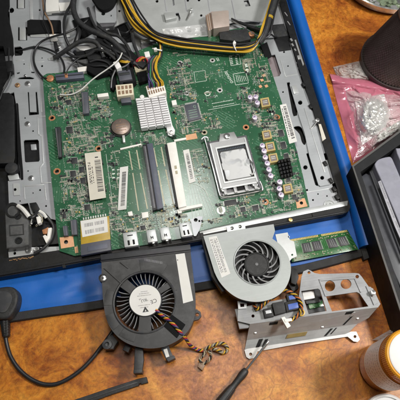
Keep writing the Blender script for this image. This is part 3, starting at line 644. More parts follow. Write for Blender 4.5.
MB().tube([(249.8, 160.4, z+.4), (253.4, 165, z+1.4), (254, 171, z+1.6), (251.4, 175.4, z+.6), (248.6, 172.4, z)], 0.8, 10).obj('hook', 'chrome', sk)
b = MB()
for u in (0.20, 0.42, 0.66, 0.86): b.prism(sub(cpq, u-0.035, u+0.035, 0.87, 0.97), ZB+1.4, ZB+4.8, 0.5)
b.prism(sub(cpq, 0.13, 0.93, 0.945, 0.985), ZB+1.4, ZB+3.2, 0.4)
b.obj('hinge', 'steelw', sk)
b = MB(); b.prism(sub(cpq, 0.45, 0.63, 0.87, 0.95), ZB+1.4, ZB+3.0); b.obj('hinge_gap', 'hole', sk)

# --- memory slots
q = [(142.4, 144.6), (152.6, 142.8), (163.4, 207.6), (152.6, 210.6)]
s1 = MB().prism(q, ZB, ZB+4.2, 0.4).obj('memory_slot', 'chip', mb)
MB().prism(sub(q, 0.42, 1.0, 0.0, 1.0), ZB+4, ZB+6.4, 0.5).obj('slot_rail', 'slotg', s1)
b = MB(); b.prism(sub(q, 0.16, 0.3, 0.03, 0.97), ZB+4.1, ZB+4.6)
for k in range(60): b.prism(sub(q, 0.02, 0.16, 0.03+k*0.0157, 0.036+k*0.0157), ZB+4.1, ZB+4.5)
b.obj('slot_contact', 'darkgrey', s1, smooth=0)
q2 = [(166.8, 143), (175.6, 141.4), (186.6, 206), (178.4, 208)]
s2 = MB().prism(q2, ZB, ZB+6.2, 0.6).obj('memory_slot', 'ivory', mb)
b = MB(); b.prism(sub(q2, -0.25, 0.04, 0.02, 0.98), ZB, ZB+3.6, 0.3); b.obj('slot_side', 'chip', s2)
b = MB(); dashes(b, q2, 'v', ZB+6.2, 0.36, 0.5, 0.36, 0.64); b.obj('lettering', 'tan', s2, smooth=0)
MB().prism([(178.6, 208), (202, 203.4), (202.6, 206), (179.4, 211)], ZB, ZB+4, 0.5).obj('slot_end', 'ivory', s2)
MB().prism([(120, 148.2), (141, 143.4), (141.4, 144.8), (120.4, 149.8)], ZB, ZB+1.2, 0.2).obj('retaining_bar', 'ivory', mb)
MB().prism([(174, 139.6), (186, 137.4), (186.4, 139.2), (174.4, 141.6)], ZB, ZB+1.6, 0.2).obj('retaining_bar', 'ivory', mb)
# rows of bare gold contact pads either side of the slots
def padrow(name, a, c, n, m='tan'):
    b = MB(); a = Vector((*a, 0)); c = Vector((*c, 0)); d = (c-a)/n
    for i in range(n):
        p = a+d*i; w = Vector((-d.y, d.x, 0)).normalized()*0.55
        b.prism([(p.x-w.x, p.y-w.y), (p.x+w.x, p.y+w.y), (p.x+w.x+d.x*.86, p.y+w.y+d.y*.86), (p.x-w.x+d.x*.86, p.y-w.y+d.y*.86)], ZB-0.1, ZB+0.22)
    return b.obj(name, m, mb, smooth=0)
for a, c in (((129, 151), (132.4, 170)), ((136.6, 150), (140, 169.4)), ((132.8, 173), (138.6, 211)), ((140.4, 173), (147.4, 209)), ((153.6, 148), (157.4, 167)), ((161.2, 147), (165, 166.4)), ((158.2, 170.4), (164.8, 206)), ((165.6, 169.6), (173.6, 205))):
    padrow('contact_row', a, c, 30 if abs(c[1]-a[1]) > 25 else 16, 'padg')

# --- connectors on the left
q = [(55, 74.4), (83, 71.6), (84, 77.6), (56, 80.4)]
c1 = MB().prism(q, ZB, ZB+5, 0.5).obj('flat_cable_connector', 'slotg', mb)
b = MB(); b.prism(sub(q, 0.02, 0.98, 0.3, 0.45), ZB+4.9, ZB+5.4); b.obj('latch', 'chip', c1); MB().prism([(64.6, 73.4), (67.4, 73), (67.8, 77.4), (65, 77.8)], ZB+4.9, ZB+5.5, 0.1).obj('tape_flag', 'copper', c1)
for q in ([(54.6, 127), (60.2, 126.6), (61.6, 156.6), (58.4, 157.6)], [(81, 92), (87.4, 91.4), (89, 113), (82.8, 114)], [(70, 220), (76, 219.2), (77, 234.5), (71.4, 235)], [(62.4, 226), (66.6, 225.4), (67.8, 235.4), (63.6, 236)]):
    c1 = MB().prism(q, ZB, ZB+4.4, 0.5).obj('ribbon_connector', 'chipg' if q[0][0] > 60 else 'chip', mb)
    b = MB(); b.prism(sub(q, 0.1, 0.3, 0.04, 0.96), ZB+4.3, ZB+4.7)
    for k in range(22): b.prism(sub(q, 0.84, 1.12, 0.04+k*0.042, 0.06+k*0.042), ZB+0.1, ZB+2.0)
    b.obj('contact', 'darkgrey', c1, smooth=0)
# plug-in card with label and kapton tape, lower left
q = [(80, 217), (108.6, 212), (111, 250), (81.4, 255.4)]
wc = MB().prism(q, ZB+2, ZB+3.4, 0.2).obj('plug_in_card', 'pcb', mb)
MB().prism(sub(q, 0.0, 1.0, 0.1, 0.76), ZB+3.3, ZB+5.2, 0.3).obj('kapton_cover', 'kapton', wc)
MB().prism(sub(q, -0.02, 1.0, 0.71, 1.0), ZB+3.2, ZB+7, 0.5).obj('card_socket', 'chipg', wc)
MB().prism(sub(q, 0.22, 0.9, 0.8, 0.93), ZB+6.9, ZB+7.4, 0.1).obj('socket_lid', 'slotg', wc)
lq = [(80.4, 221), (107, 216.4), (108, 232), (82.4, 237.2)]
lb = MB().prism(lq, ZB+5.2, ZB+5.4).obj('label', 'paper', wc)
b = MB()
for a, c in ((0.2, 0.42), (0.62, 0.86)):
    for u in (0.12, 0.52):
        barcode(b, sub(lq, u, u+0.36, 0, 1), 'u', ZB+5.4, 12, 0.02, 0.98, a, c)
b.obj('barcode', 'inkg', lb, smooth=0)
b = MB()
for k in range(10): b.prism(sub(q, 0.1+k*.085, 0.14+k*.085, 0.03, 0.09), ZB+3.3, ZB+4.4)
b.obj('card_component', 'solder', wc, smooth=0)

# --- labels with barcodes
lq = [(84.6, 153.4), (100.6, 151.4), (106, 197.6), (90, 200.4)]
lb = MB().prism(lq, ZB+4.6, ZB+4.8).obj('barcode_label', 'paper2', mb)
b = MB(); barcode(b, lq, 'v', ZB+4.8, 30, 0.17, 0.85, 0.55, 0.92)
for a in (0.13, 0.22, 0.34): dashes(b, lq, 'v', ZB+4.8, 0.2 if a < .3 else 0.3, 0.66, a, a+0.05)
b.prism(sub(lq, 0.6, 0.8, 0.1, 0.125), ZB+4.78, ZB+4.83)
b.obj('print', 'ink', lb, smooth=0)
for x, y in ((88, 164), (89, 178), (91, 192), (99, 160), (102, 187)): MB().box(x, y, 6, 8, ZB, ZB+4.4, 0.1, 0.3).obj('inductor_block', 'chip', mb)
lq = [(120, 167.4), (128.2, 166), (126.4, 209.2), (117.8, 210.4)]
b = MB(); b.sheet(lq, 6, 30, lambda u, v: ZB+0.5+2.4*max(0, 0.25-v)*4*0.5+0.5*math.sin(v*9)**2*0.4+(1.6*max(0, v-0.85)/0.15)*u, 0.15); lb = b.obj('barcode_label', 'paper', mb)
b = MB(); 
t = 0.12
while t < 0.9:
    w = U(0.006, 0.02); zz = ZB+0.56+2.4*max(0, 0.25-t)*4*0.5+0.5*math.sin(t*9)**2*0.4+0.12+(0.9*max(0, t-0.85)/0.15); b.prism(sub(lq, 0.3, 0.78, t, t+w), zz-0.4, zz); t += w+U(0.006, 0.016)
b.obj('print', 'ink', lb, smooth=0)
lq = [(183, 150.4), (189, 149), (195.6, 181.4), (189.4, 183.6)]
lb = MB().prism(lq, ZB+0.4, ZB+0.6).obj('barcode_label', 'paper', mb)
b = MB(); barcode(b, lq, 'v', ZB+0.6, 26, 0.12, 0.88, 0.3, 0.75); b.obj('print', 'ink', lb, smooth=0)
lq = [(279.8, 105), (286.2, 103.6), (297.2, 141.4), (289.4, 143.8)]
lb = MB().prism(lq, ZB+0.3, ZB+0.5).obj('barcode_label', 'paper', mb)
b = MB(); barcode(b, lq, 'v', ZB+0.5, 30, 0.06, 0.9, 0.42, 0.85); dashes(b, lq, 'v', ZB+0.5, 0.1, 0.85, 0.15, 0.28); b.obj('print', 'ink', lb, smooth=0)

# --- chips
def chip(q, h, m='chip', legs=True, name='chip'):
    o = MB().prism(q, ZB+0.2, ZB+h, 0.15).obj(name, m, mb)
    if legs:
        b = MB()
        for k in range(14):
            t = 0.05+k*0.066
            for s in (sub(q, t, t+0.035, -0.09, 0.0), sub(q, t, t+0.035, 1.0, 1.09), sub(q, -0.10, 0.0, t, t+0.035), sub(q, 1.0, 1.10, t, t+0.035)): b.prism(s, ZB, ZB+0.5)
        b.obj('pin_row', 'solder', o, smooth=0)
    return o
o = chip([(184.4, 105), (197, 102.4), (201, 118.2), (188.4, 121.4)], 1.8, 'chipg')
b = MB(); b.text('G', 194.6, 106.6, ZB+1.82, 4.6, -0.2); b.text('VT1708', 192.4, 112.4, ZB+1.82, 2.2, 0.2) if False else None
for j in range(4): dashes(b, [(187, 109.6), (198, 107.2), (200, 117.6), (189, 119.8)], 'u', ZB+1.8, 0.1, 0.85, 0.12+j*.22, 0.2+j*.22)
b.obj('print', 'silkd', o, smooth=0)
chip([(66, 127), (72.4, 126.2), (73, 132.6), (66.8, 133.2)], 1.2)
for q in ([(277.6, 130.4), (282.6, 129.4), (284.4, 135.6), (279.2, 136.6)], [(280, 142.4), (285, 141.4), (286.8, 148), (281.8, 149)], [(283.6, 154), (288, 153), (289.4, 159), (285, 160)], [(71, 158), (77, 157.4), (77.6, 163), (71.6, 163.6)], [(70, 171), (75.6, 170.4), (76.4, 176), (70.6, 176.6)], [(79, 167), (84, 166.4), (84.6, 172), (79.4, 172.6)], [(80, 178), (85, 177.4), (85.8, 183), (80.8, 183.6)],
          [(62, 214), (66, 213.6), (66.6, 218), (62.6, 218.4)], [(84, 205), (90, 204), (90.6, 209), (84.6, 210)], [(140, 226), (145, 225), (146, 229), (141, 230)], [(286, 177), (289.6, 176), (291, 181), (287, 182)], [(292, 195), (296, 194), (297.4, 199), (293.4, 200)], [(66, 100), (71, 99.4), (71.6, 104), (66.6, 104.6)], [(252, 206), (258, 204.6), (259, 209.6), (253, 211)],
          [(240, 207.5), (245, 206.4), (246, 211), (241, 212)], [(224, 201), (236, 199), (236.8, 204), (224.8, 206)]): chip(q, 1.1, 'chip', True)
pq = [(277, 160.2), (289.8, 157.6), (293.4, 175.4), (281.4, 178.4)]
o = MB().prism(pq, ZB+0.2, ZB+2, 0.2).obj('finned_cooler', 'foam', mb)
b = MB()
for i in range(4):
    for j in range(5): b.prism(sub(pq, i*.25+.03, i*.25+.2, j*.2+.03, j*.2+.17), ZB+1.9, ZB+5, 0.2, 1)
b.obj('fin', 'black', o)

# --- capacitors and inductors along the right edge
for x, y in ((250.2, 97), (255.8, 96.4), (257.4, 102.4), (254.8, 117.2), (262.4, 145.2), (264.2, 150.6), (265.3, 157), (267.4, 163), (269, 169.2), (270.8, 175.4), (279.8, 181.6), (279.4, 188.4), (281.2, 194.6)):
    b = MB(); b.cyl(x, y+1.6, 2.9, ZB, ZB+0.8, 20, 0.2); o = b.obj('capacitor', 'chip', mb)
    b = MB(); b.cyl(x, y, 2.7, ZB+0.7, ZB+6.2, 28, 0.6); b.cyl(x, y, 1.9, ZB+6.0, ZB+6.3, 24, 0.1); b.mi = 1; b.prism([(x-1.5, y-.5), (x-.4, y-1.6), (x+1.2, y-1.2), (x-1.1, y+1.0)], ZB+6.25, ZB+6.34); b.obj('can', ['lilac', 'capmark'], o)
for x, y in ((265.3, 102.2), (266.8, 134.8), (270.4, 146.6), (273.4, 158), (288, 188.4)):
    q0 = [P(x, y, 0)]; w = 4.3
    q = [(x-w-0.8, y-w+0.7), (x+w-1, y-w-0.8), (x+w+1, y+w-0.9), (x-w+0.9, y+w+0.8)]
    o = MB().plate(q, [sub(q, 0.16, 0.84, 0.16, 0.84)], ZB, ZB+4.6).obj('inductor', 'yellowf', mb, smooth=0)
    MB().prism(sub(q, 0.1, 0.9, 0.1, 0.9), ZB, ZB+4.2).obj('core', 'inductor', o)
    b = MB(); [dashes(b, sub(q, .18, .82, .18, .82), 'u', ZB+4.2, 0.1, 0.9, aa, aa+0.14) for aa in (0.2, 0.5)]; b.obj('print', 'silk', o, smooth=0)
for x, y in ((262, 80), (266.4, 86), (260.4, 86.4), (264, 75.4)): MB().box(x, y, 3.2, 3.0, ZB, ZB+0.5, 0.25).obj('copper_pad', 'pad', mb)

# --- power sockets
q = [(115.6, 85), (132.6, 83.4), (133.6, 94.6), (117, 96.8)]
o = MB().prism(q, ZB, ZB+8.5, 0.4).obj('power_socket', 'cream', mb)
b = MB()
for i in range(4):
    for j in range(2): b.prism(sub(q, 0.09+i*.225, 0.24+i*.225, 0.12+j*.42, 0.42+j*.42), ZB+8.4, ZB+8.62)
b.obj('pin_opening', 'wn', o, smooth=0)
MB().prism([(120.6, 98), (130.6, 96.8), (131.2, 102), (121.4, 103)], ZB, ZB+5, 0.3).obj('pin_header', 'chipg', mb)
MB().prism([(117.6, 71), (130, 69.4), (132.4, 79), (119.4, 81)], ZB, ZB+11, 0.6).obj('drive_socket', 'chipg', mb)
MB().prism([(119, 73), (129.4, 71.6), (130, 74), (119.6, 75.4)], ZB+11, ZB+11.6, 0.2).obj('drive_socket', 'chip', mb)
MB().prism([(97, 94), (108, 92.6), (108.6, 96), (97.6, 97.4)], ZB, ZB+5, 0.4).obj('fan_header', 'ivory', mb)
MB().prism([(112.6, 62), (118, 60), (121.6, 66.6), (116.6, 69.4)], ZB, ZB+14, 1.2).obj('white_plug', 'white', mb)
q = [(145.6, 86), (163.4, 82), (166.4, 92.6), (149.2, 98)]
o = MB().prism(q, ZB, ZB+10, 0.5).obj('power_socket', 'ivory', mb)
b = MB()
for i in range(7):
    for j in range(2): b.prism(sub(q, 0.05+i*.133, 0.13+i*.133, 0.05+j*.4, 0.36+j*.4), ZB+9.9, ZB+10.1)
b.obj('pin_opening', 'wn', o, smooth=0)
MB().prism([(171.4, 100.6), (176, 99.6), (177, 104.4), (172.4, 105.4)], ZB, ZB+4, 0.3).obj('pin_header', 'ivory', mb)
for q in ([(141.6, 212.6), (148, 211.6), (148.6, 217), (142.2, 218.4)], [(177, 209.6), (181, 208.6), (182, 212.6), (178, 213.6)], [(127.6, 212), (132, 211), (133, 215.4), (128.6, 216)]): MB().prism(q, ZB, ZB+3.2, 0.3).obj('pin_header', 'ivory', mb)
# --- ports along the lower edge
def port(q, h, wide):
    o = MB().prism(q, ZB-3, ZB+h, 0.5).obj('usb_port' if wide else 'video_port', 'steel2', mb)
    b = MB()
    if wide:
        for u in (0.26, 0.62): b.prism(sub(q, u, u+0.15, 0.56, 0.9), ZB+h-0.1, ZB+h+0.12)
        b.prism(sub(q, 0.3, 0.7, 0.2, 0.27), ZB+h-0.1, ZB+h+0.12)
    else:
        b.prism(sub(q, 0.36, 0.44, 0.52, 0.76), ZB+h-0.1, ZB+h+0.12); b.prism(sub(q, 0.56, 0.64, 0.52, 0.76), ZB+h-0.1, ZB+h+0.12); b.prism(sub(q, 0.4, 0.6, 0.6, 0.66), ZB+h-0.1, ZB+h+0.12)
    b.obj('slot', 'hole', o, smooth=0)
    b = MB(); b.prism(sub(q, 0.04, 0.96, 0.98, 1.08), ZB-3, ZB+h-1.4, 0.2); b.obj('mouth', 'darkgrey', o)
    if not wide: MB().cyl(*Qd(q, .5, 1.02), 1.6, ZB-2, ZB+h-0.8, 18, 0.4).obj('flange_screw', 'chrome', o)
port([(122.6, 233), (136.4, 231), (138.6, 245), (124.6, 247.4)], 6.4, True)
port([(146, 230.4), (155.4, 229), (157.6, 241), (148, 242.6)], 6.4, False)
port([(159.4, 228), (168.8, 226.6), (171.4, 238.6), (161.6, 240)], 6.4, False)
port([(178.6, 223.6), (189.4, 221.6), (192.6, 235), (181.4, 237)], 6.4, True)
# bright metal shield with a hole next to the last port
MB().plate([(190.6, 219.6), (199, 216), (203, 216.6), (200, 229), (196, 236), (193.8, 236)], [circ(195.8, 220, 2.0, 18)], ZB+0.1, ZB+1.0).obj('grounding_plate', 'steel', mb, smooth=0)
# port block at the top edge
q = [(211, 11.4), (228.6, 10), (229.6, 26), (213.4, 28.4)]
o = MB().prism(q, ZB, ZB+13, 0.7).obj('video_port', 'beige', mb)
MB().prism([(205.4, 15), (211, 11.8), (213.6, 28.4), (208.4, 31)], ZB, ZB+10, 0.4).obj('port_flange', 'beige', o)
b = MB()
for k in range(3): b.prism([(205.8+k*1.9, 15.6-k), (206.6+k*1.9, 15.2-k), (209.2+k*1.7, 30-k), (208.4+k*1.7, 30.6-k)], ZB+9.9, ZB+10.6)
b.obj('port_rib', 'wn', o, smooth=0)
MB().prism([(219, 31), (247, 28.6), (251, 39), (240, 41.6), (220, 39)], ZB+0.1, ZB+6, 0.4).obj('plastic_cover', 'black2', mb)
b = MB(); b.cyl(251.6, 33.6, 3.6, ZB, ZB+4, 26, 0.4); b.mi = 1; b.cyl(251.6, 33.6, 1.5, ZB+3.9, ZB+4.15, 18); b.obj('brass_nut', ['copper', 'wn'], mb)
# traces spreading from the white slot, drawn pale to paint the board's glare
fq = [(188, 186), (204, 183), (220, 216), (192, 221)]
for k in range(7):
    t = 0.04+k*0.14
    MB().tube([(*Qd(fq, t, 0.0), ZB+0.1), (*Qd(fq, t, 0.5), ZB+0.1), (*Qd(fq, t+0.01, 0.96), ZB+0.1)], 0.26, 6).obj('glare_trace', 'silk', mb)
MB().tube([(188, 185.6, ZB+.1), (194, 183.6, ZB+.1), (204, 189, ZB+.1), (208, 196, ZB+.1)], 0.45, 6).obj('glare_trace', 'silk', mb)
# silver rail under the lower right edge
rl = MB().prism([(199, 230.6), (203, 227.4), (348, 200.5), (347.5, 205.5), (204, 234.4), (200, 234)], 11, 14.2, 0.5)
rl.obj('edge_rail', 'steel2', ch)
MB().plate([(226.4, 226.4), (244.8, 223), (245.6, 229.4), (227.4, 232)], [circ(232, 228.2, 1.7, 14), circ(240, 226.6, 1.7, 14)], 15.7, 17).obj('fan_tab', 'steel2', ch, smooth=0)
b = MB(); b.cyl(290.6, 219.6, 2.0, 15, 16.6, 18, 0.5); b.obj('brass_insert', 'brass', ch)

# --- silkscreen and the countless tiny soldered parts
b = MB()
def stroke(x0, y0, x1, y1, w=0.5):
    d = Vector((x1-x0, y1-y0, 0)); n = Vector((-d.y, d.x, 0)).normalized()*w/2
    b.prism([(x0+n.x, y0+n.y), (x1+n.x, y1+n.y), (x1-n.x, y1-n.y), (x0-n.x, y0-n.y)], ZB-0.05, ZB+0.06)
def outline(q, w=0.5):
    for i in range(4): stroke(*q[i], *q[(i+1) % 4], w)
b.text('lenovo', 229.2, 77, ZB+0.03, 6.2, -1.30)
b.text('D4', 215.6, 96.2, ZB+0.03, 3.4, 0.15); b.text('C', 113.6, 186, ZB+0.03, 3.4, 0.2); stroke(216, 58, 218, 61, 0.6); stroke(217.6, 57.6, 219.2, 60.6, 0.6)
b.lathe(P(207.6, 93.6, ZB), [(3.0, ZB), (3.0, ZB+.08), (2.0, ZB+.08), (2.0, ZB)], 24)
outline([(194, 72), (205, 70.4), (206.6, 80.6), (195.4, 82.4)], 0.35)
for k in range(14):
    stroke(213+k*1.55, 107-k*0.28, 214+k*1.55, 106.8-k*0.28, 0.7)
for k in range(14): stroke(212+k*1.55, 103.6-k*0.28, 213+k*1.55, 103.4-k*0.28, 0.7)
for q in ([(229, 56), (239, 54.6), (241, 64), (231, 65.6)], [(233, 74), (246, 72), (248.4, 83), (235.6, 85)]): outline(q, 0.4)
for j in range(5):
    for k in range(2): stroke(230+k*5+j*.3, 57+j*1.7, 232+k*5+j*.3, 56.7+j*1.7, 0.7)
for j in range(6): stroke(236+j*1.7, 75+.2*j, 237.4+j*1.8, 82-.2*j, 0.4)
for k in range(3): b.lathe(P(246+k*.6, 60.4+k*5, ZB), [(2.2, ZB), (2.2, ZB+.08), (0.3, ZB+.08)], 14)
for k in range(6):
    stroke(112+(k % 2)*5, 170+(k//2)*4, 115+(k % 2)*5, 169.5+(k//2)*4, 1.2)
b.lathe(P(272.4, 113.6, ZB), [(2.3, ZB), (2.3, ZB+.1), (0.2, ZB+.1)], 3)
for a, c in (((62, 88), (64.6, 120)), ((106, 154), (112, 200)), ((208, 110), (240, 104)), ((244, 200), (252, 185))): stroke(*a, *c, 0.35)
b.obj('silkscreen', 'silk', mb, smooth=0)
regions = [([(47, 86), (62, 84), (66, 116), (50, 116)], 120), ([(58, 84), (88, 82), (90, 120), (64, 124)], 330), ([(62, 122), (100, 116), (104, 150), (64, 156)], 330), ([(60, 158), (86, 155), (90, 216), (60, 222)], 520), ([(108, 150), (120, 150), (117, 216), (108, 218)], 110),
           ([(90, 200), (118, 208), (124, 232), (112, 240), (92, 214)], 150), ([(120, 216), (180, 206), (192, 222), (180, 226), (124, 234)], 420), ([(86, 92), (116, 98), (112, 116), (90, 120)], 150), ([(98, 116), (112, 114), (114, 146), (102, 150)], 90), ([(130, 130), (168, 132), (166, 144), (130, 148)], 170),
           ([(166, 62), (190, 58), (198, 102), (170, 98)], 420), ([(164, 56), (196, 44), (240, 40), (240, 46), (200, 56)], 60), ([(172, 106), (184, 104), (202, 132), (178, 136)], 190), ([(196, 116), (216, 108), (222, 128), (206, 130)], 120), ([(236, 88), (258, 84), (262, 128), (250, 124), (238, 100)], 330), ([(240, 50), (263, 48), (272, 84), (252, 92), (244, 70)], 260), ([(258, 104), (276, 106), (280, 140), (262, 140)], 240),
           ([(276, 140), (295, 150), (304, 198), (290, 204), (284, 180)], 330), ([(224, 200), (262, 192), (292, 200), (290, 210), (222, 220)], 360), ([(196, 206), (222, 202), (222, 222), (200, 226)], 120), ([(188, 150), (204, 146), (214, 182), (196, 184)], 120), ([(198, 62), (226, 58), (232, 100), (206, 104)], 60), ([(150, 206), (180, 203), (182, 208), (150, 214)], 60), ([(264, 170), (276, 176), (282, 204), (266, 198)], 80), ([(100, 68), (150, 60), (145, 84), (112, 84)], 90)]
b = MB(); keep = [[(187, 184), (206, 182), (222, 217), (190, 222)], [(84, 152), (102, 150), (107, 199), (89, 201)], [(119, 166), (129, 165), (128, 210), (117, 211)], [(182, 149), (190, 148), (196, 183), (189, 184)], [(183, 134), (198, 132), (199, 140), (184, 142)], [(203, 138), (248, 131), (264, 190), (217, 199)], hq, [(142, 143), (153, 142), (164, 209), (152, 212)], [(166, 142), (174, 141), (188, 205), (180, 208)], [(184, 104), (198, 102), (202, 119), (188, 122)], [(223, 66), (233, 64), (237, 88), (229, 90)]]
for poly, cnt in regions:
    xs = [p[0] for p in poly]; ys = [p[1] for p in poly]; done = 0; tries = 0
    cnt = int(cnt*(1.45 if xs[0] < 125 else 1.1))
    while done < cnt and tries < cnt*14:
        tries += 1; x, y = U(min(xs), max(xs)), U(min(ys), max(ys))
        if not pip(x, y, poly) or any(pip(x, y, k) for k in keep): continue
        if noise.noise(Vector((x*0.13, y*0.13, 3.3))) < -0.06 and R() < 0.9: continue
        rot = 0.0 if R() < 0.5 else PI/2; t = R(); n = random.choice((1, 1, 2, 3, 4, 5, 6, 8)); done += 0.5*n
        w = U(0.9, 1.6); h = w*0.52; pitch = (h if rot == 0.0 else h)+U(0.3, 0.7); along = R() < 0.3
        for s_ in range(n):
            st = s_*(w+0.5 if along else pitch)
            # rows run square to the board: its own axes lean a little in the picture
            if (rot == 0.0) == (not along): xx, yy = x+st*.22, y+st*.97
            else: xx, yy = x+st*.98, y-st*.15
            if not pip(xx, yy, poly) or any(pip(xx, yy, k) for k in keep): continue
            if t < 0.34:      # ceramic capacitor with tinned ends
                zt = ZB+h*0.9
                b.mi = 0; b.box(xx, yy, w, h, ZB, zt, rot); b.mi = 5
                for sg in (-1, 1):
                    dx, dy = (0.36*w*sg, 0) if not rot else (0.08*w*sg, -0.36*w*sg)
                    b.box(xx+dx, yy+dy, w*0.3, h*1.04, ZB, zt+0.03, rot)
            elif t < 0.56:    # black resistor
                b.mi = 2; b.box(xx, yy, w, h, ZB, ZB+0.4, rot); b.mi = 5
                for sg in (-1, 1):
                    dx, dy = (0.4*w*sg, 0) if not rot else (0.09*w*sg, -0.4*w*sg); b.box(xx+dx, yy+dy, w*0.22, h*1.02, ZB, ZB+0.43, rot)
            elif t < 0.80:    # empty solder pads
                b.mi = 5 if R() < 0.7 else 1; b.box(xx, yy, 0.9, 0.5, ZB-0.05, ZB+0.12, rot)
            elif t < 0.93:    # silkscreen stroke
                b.mi = 6 if R() < 0.6 else 3; b.box(xx, yy, w*1.3, 0.35, ZB-0.05, ZB+0.07, rot)
            elif t < 0.975 and s_ < 2: b.mi = 2; b.box(xx+s_*2, yy, U(1.8, 3.0), U(1.4, 2.2), ZB, ZB+1.0, rot)
            elif s_ < 1: b.mi = 4; b.box(xx, yy, U(1.2, 2.0), U(1.0, 1.4), ZB, ZB+0.9, rot)
b.obj('surface_components', ['tan', 'solder', 'chip', 'silk', 'yellowf', 'solderd', 'silkd'], mb, smooth=0, kind='stuff')

# ================================================================== cables
def cable(name, label, pts, r, m, cat='cable', **kw):
    if name == 'black_cable': kw['group'] = 'black cables around the chassis top'
    return MB().tube(pts, r, 12, 8).obj(name, m, None, 40, label, cat, **kw)
pc = thing('power_cable', 'bundle of yellow and black wires running across the top of the green board', 'cable', P(200, 44, 20))
base = [(122, -14, 30), (128, 2, 30), (140, 21, 30), (156, 35, 29), (176, 41, 27), (200, 44, 26), (235, 47.4, 26), (252, 45.6, 28), (263, 37, 31), (267, 26, 33), (272, 10, 34), (280, -14, 34)]
offs = [(0, 1.6, 0, 'wy'), (0.5, 0.2, 1.2, 'wy'), (-0.3, 3.1, -.8, 'wk'), (0, -1.2, 0.2, 'wk'), (0.6, 2.6, 1.2, 'wy'), (-.4, -2.4, -1, 'wk'), (0.2, 0.9, 2.2, 'wy'), (0.8, -3.4, 1.0, 'wk'), (-.6, 4.2, 0.4, 'wy'), (0.3, 2.0, 3.0, 'wk')]
for dx, dy, dz, m in offs:
    pts = [(x+dx+U(-1.2, 1.2)+(-dy*1.1 if i < 3 or i > 7 else 0), y+dy*(0.55 if i < 3 else 1.0 if i < 8 else 0.4)+U(-.9, .9), z+dz) for i, (x, y, z) in enumerate(base)]
    wire('wire', pts, 1.02, m, pc, 10)
wire('sleeve', [(258.5, 42.5, 29), (263, 37, 31), (266.6, 27, 33), (271, 12, 34), (279, -14, 34)], 3.7, 'sleeve', pc, 14)
wire('tape_band', [(269.2, 19.2, 33.8), (269.9, 16.8, 34)], 3.85, 'kapton', pc, 14)
tb = MB(); tb.tube([(234.4, 41.2, 26), (233.4, 43.4, 29.4), (234.6, 47.4, 30.4), (236, 50.4, 28), (236, 52.4, 24)], 0.75, 8); tb.cyl(234.6, 42.4, 1.6, 25, 30, 12, 0.4); tb.obj('cable_tie', 'white', pc)
p2 = thing('power_cable', 'yellow and black wires bending down from the top cable bundle to a white cable tie', 'cable', P(157, 50, 20))
for dx, m in ((0, 'wy'), (1.8, 'wy'), (3.4, 'wk'), (5.0, 'wk'), (-1.6, 'wk')):
    wire('wire', [(117+dx, -14, 27), (123+dx*.9, 3, 27), (128+dx*.8, 18, 27), (137+dx*.8, 30-dx*.6, 27), (150+dx*.5, 37-dx*.9, 26), (157.4+dx*.5, 41, 25), (160+dx*.4, 46, 24), (159.4+dx*.4, 55, 23), (156.6+dx*.3, 62, 22)], 0.95, m, p2, 10)
tb = MB(); tb.tube([(152.6, 48.6, 25), (157, 49.6, 27), (162, 50.6, 26)], 0.8, 8); tb.box(155.2, 48.6, 3.4, 3, 25, 28.6, 0.1, 0.5); tb.obj('cable_tie', 'white', p2)
p3 = thing('power_lead', 'purple, green, orange and yellow wires plugged into the white upright socket', 'cable', P(155, 75, 26))
for i, m in enumerate(('wp', 'wk', 'wp', 'wg', 'wk', 'wn', 'wy', 'wk', 'wy', 'wy')):
    x1 = 149.6+i*1.5; x0 = 147+i*0.95
    wire('wire', [(x0+6-i*.2, 56, 21+i*.3), (x0+1.6, 61, 26), (x0+.4+U(-1.2, 1.2), 68, 31+U(-2, 3)), (x0+.8+i*.2+U(-1.5, 1.5), 77, 31+U(-2, 3)), (x1-.4, 84.6-.3*i, 29), (x1, 88.6-.25*i, 25)], 0.82, m, p3, 9)
# black cables at the top left
cable('black_cable', 'thick black cable curving from the top edge down to the connector heap', [(76, -14, 24), (73.6, 2, 25), (74, 12, 26), (79, 22, 27), (88, 29, 28), (99, 34, 29), (110, 39, 28), (118, 46, 26), (126, 54, 24)], 3.1, 'sleeve')
cable('black_cable', 'thin black cable hanging in an S beside the white plates', [(74, -10, 20), (71, 4, 21), (66.6, 12, 22), (64, 22, 23), (64.4, 33, 22), (66.6, 41, 20), (70, 47, 17)], 1.5, 'wk')
cable('black_cable', 'thick black cable arching left of the connector heap towards the chassis tabs', [(54, 58, 14), (60, 54.4, 17), (68, 49, 22), (78, 42.6, 26), (88, 40.6, 28), (96, 42.6, 28), (101, 50, 26), (104, 58, 24)], 2.5, 'sleeve')
cable('black_cable', 'black strap cable standing between thick cables near the top', [(80, 26, 22), (78.6, 34, 24), (76, 42, 22), (74, 46, 18)], 2.6, 'wk')
cable('black_cable', 'thin black cable looping down to the copper screw at the board corner', [(88, 20, 20), (78, 27, 21), (66, 33, 22), (52, 37, 19), (41, 42, 16), (35, 50, 14), (33.6, 60, 13.6), (37, 70, 14), (43, 77.4, 15), (47.6, 79, 16.8)], 1.15, 'wk')
cable('black_cable', 'thin black cable crossing the steel plate from the rounded cut-out', [(16, 51, 7), (23, 49.6, 11.6), (34, 47, 13), (45, 48.4, 14), (56, 53, 15), (62, 60, 16), (64.4, 68, 17.4), (63.4, 75, 20)], 1.1, 'wk')
cable('antenna_wire', 'thin black antenna wire ending at the orange flag of the flat connector', [(84, 56, 24), (78, 59, 23), (72, 64, 22.6), (67.6, 70, 22.4), (66, 74.6, 21.8)], 0.7, 'wk', 'wire')
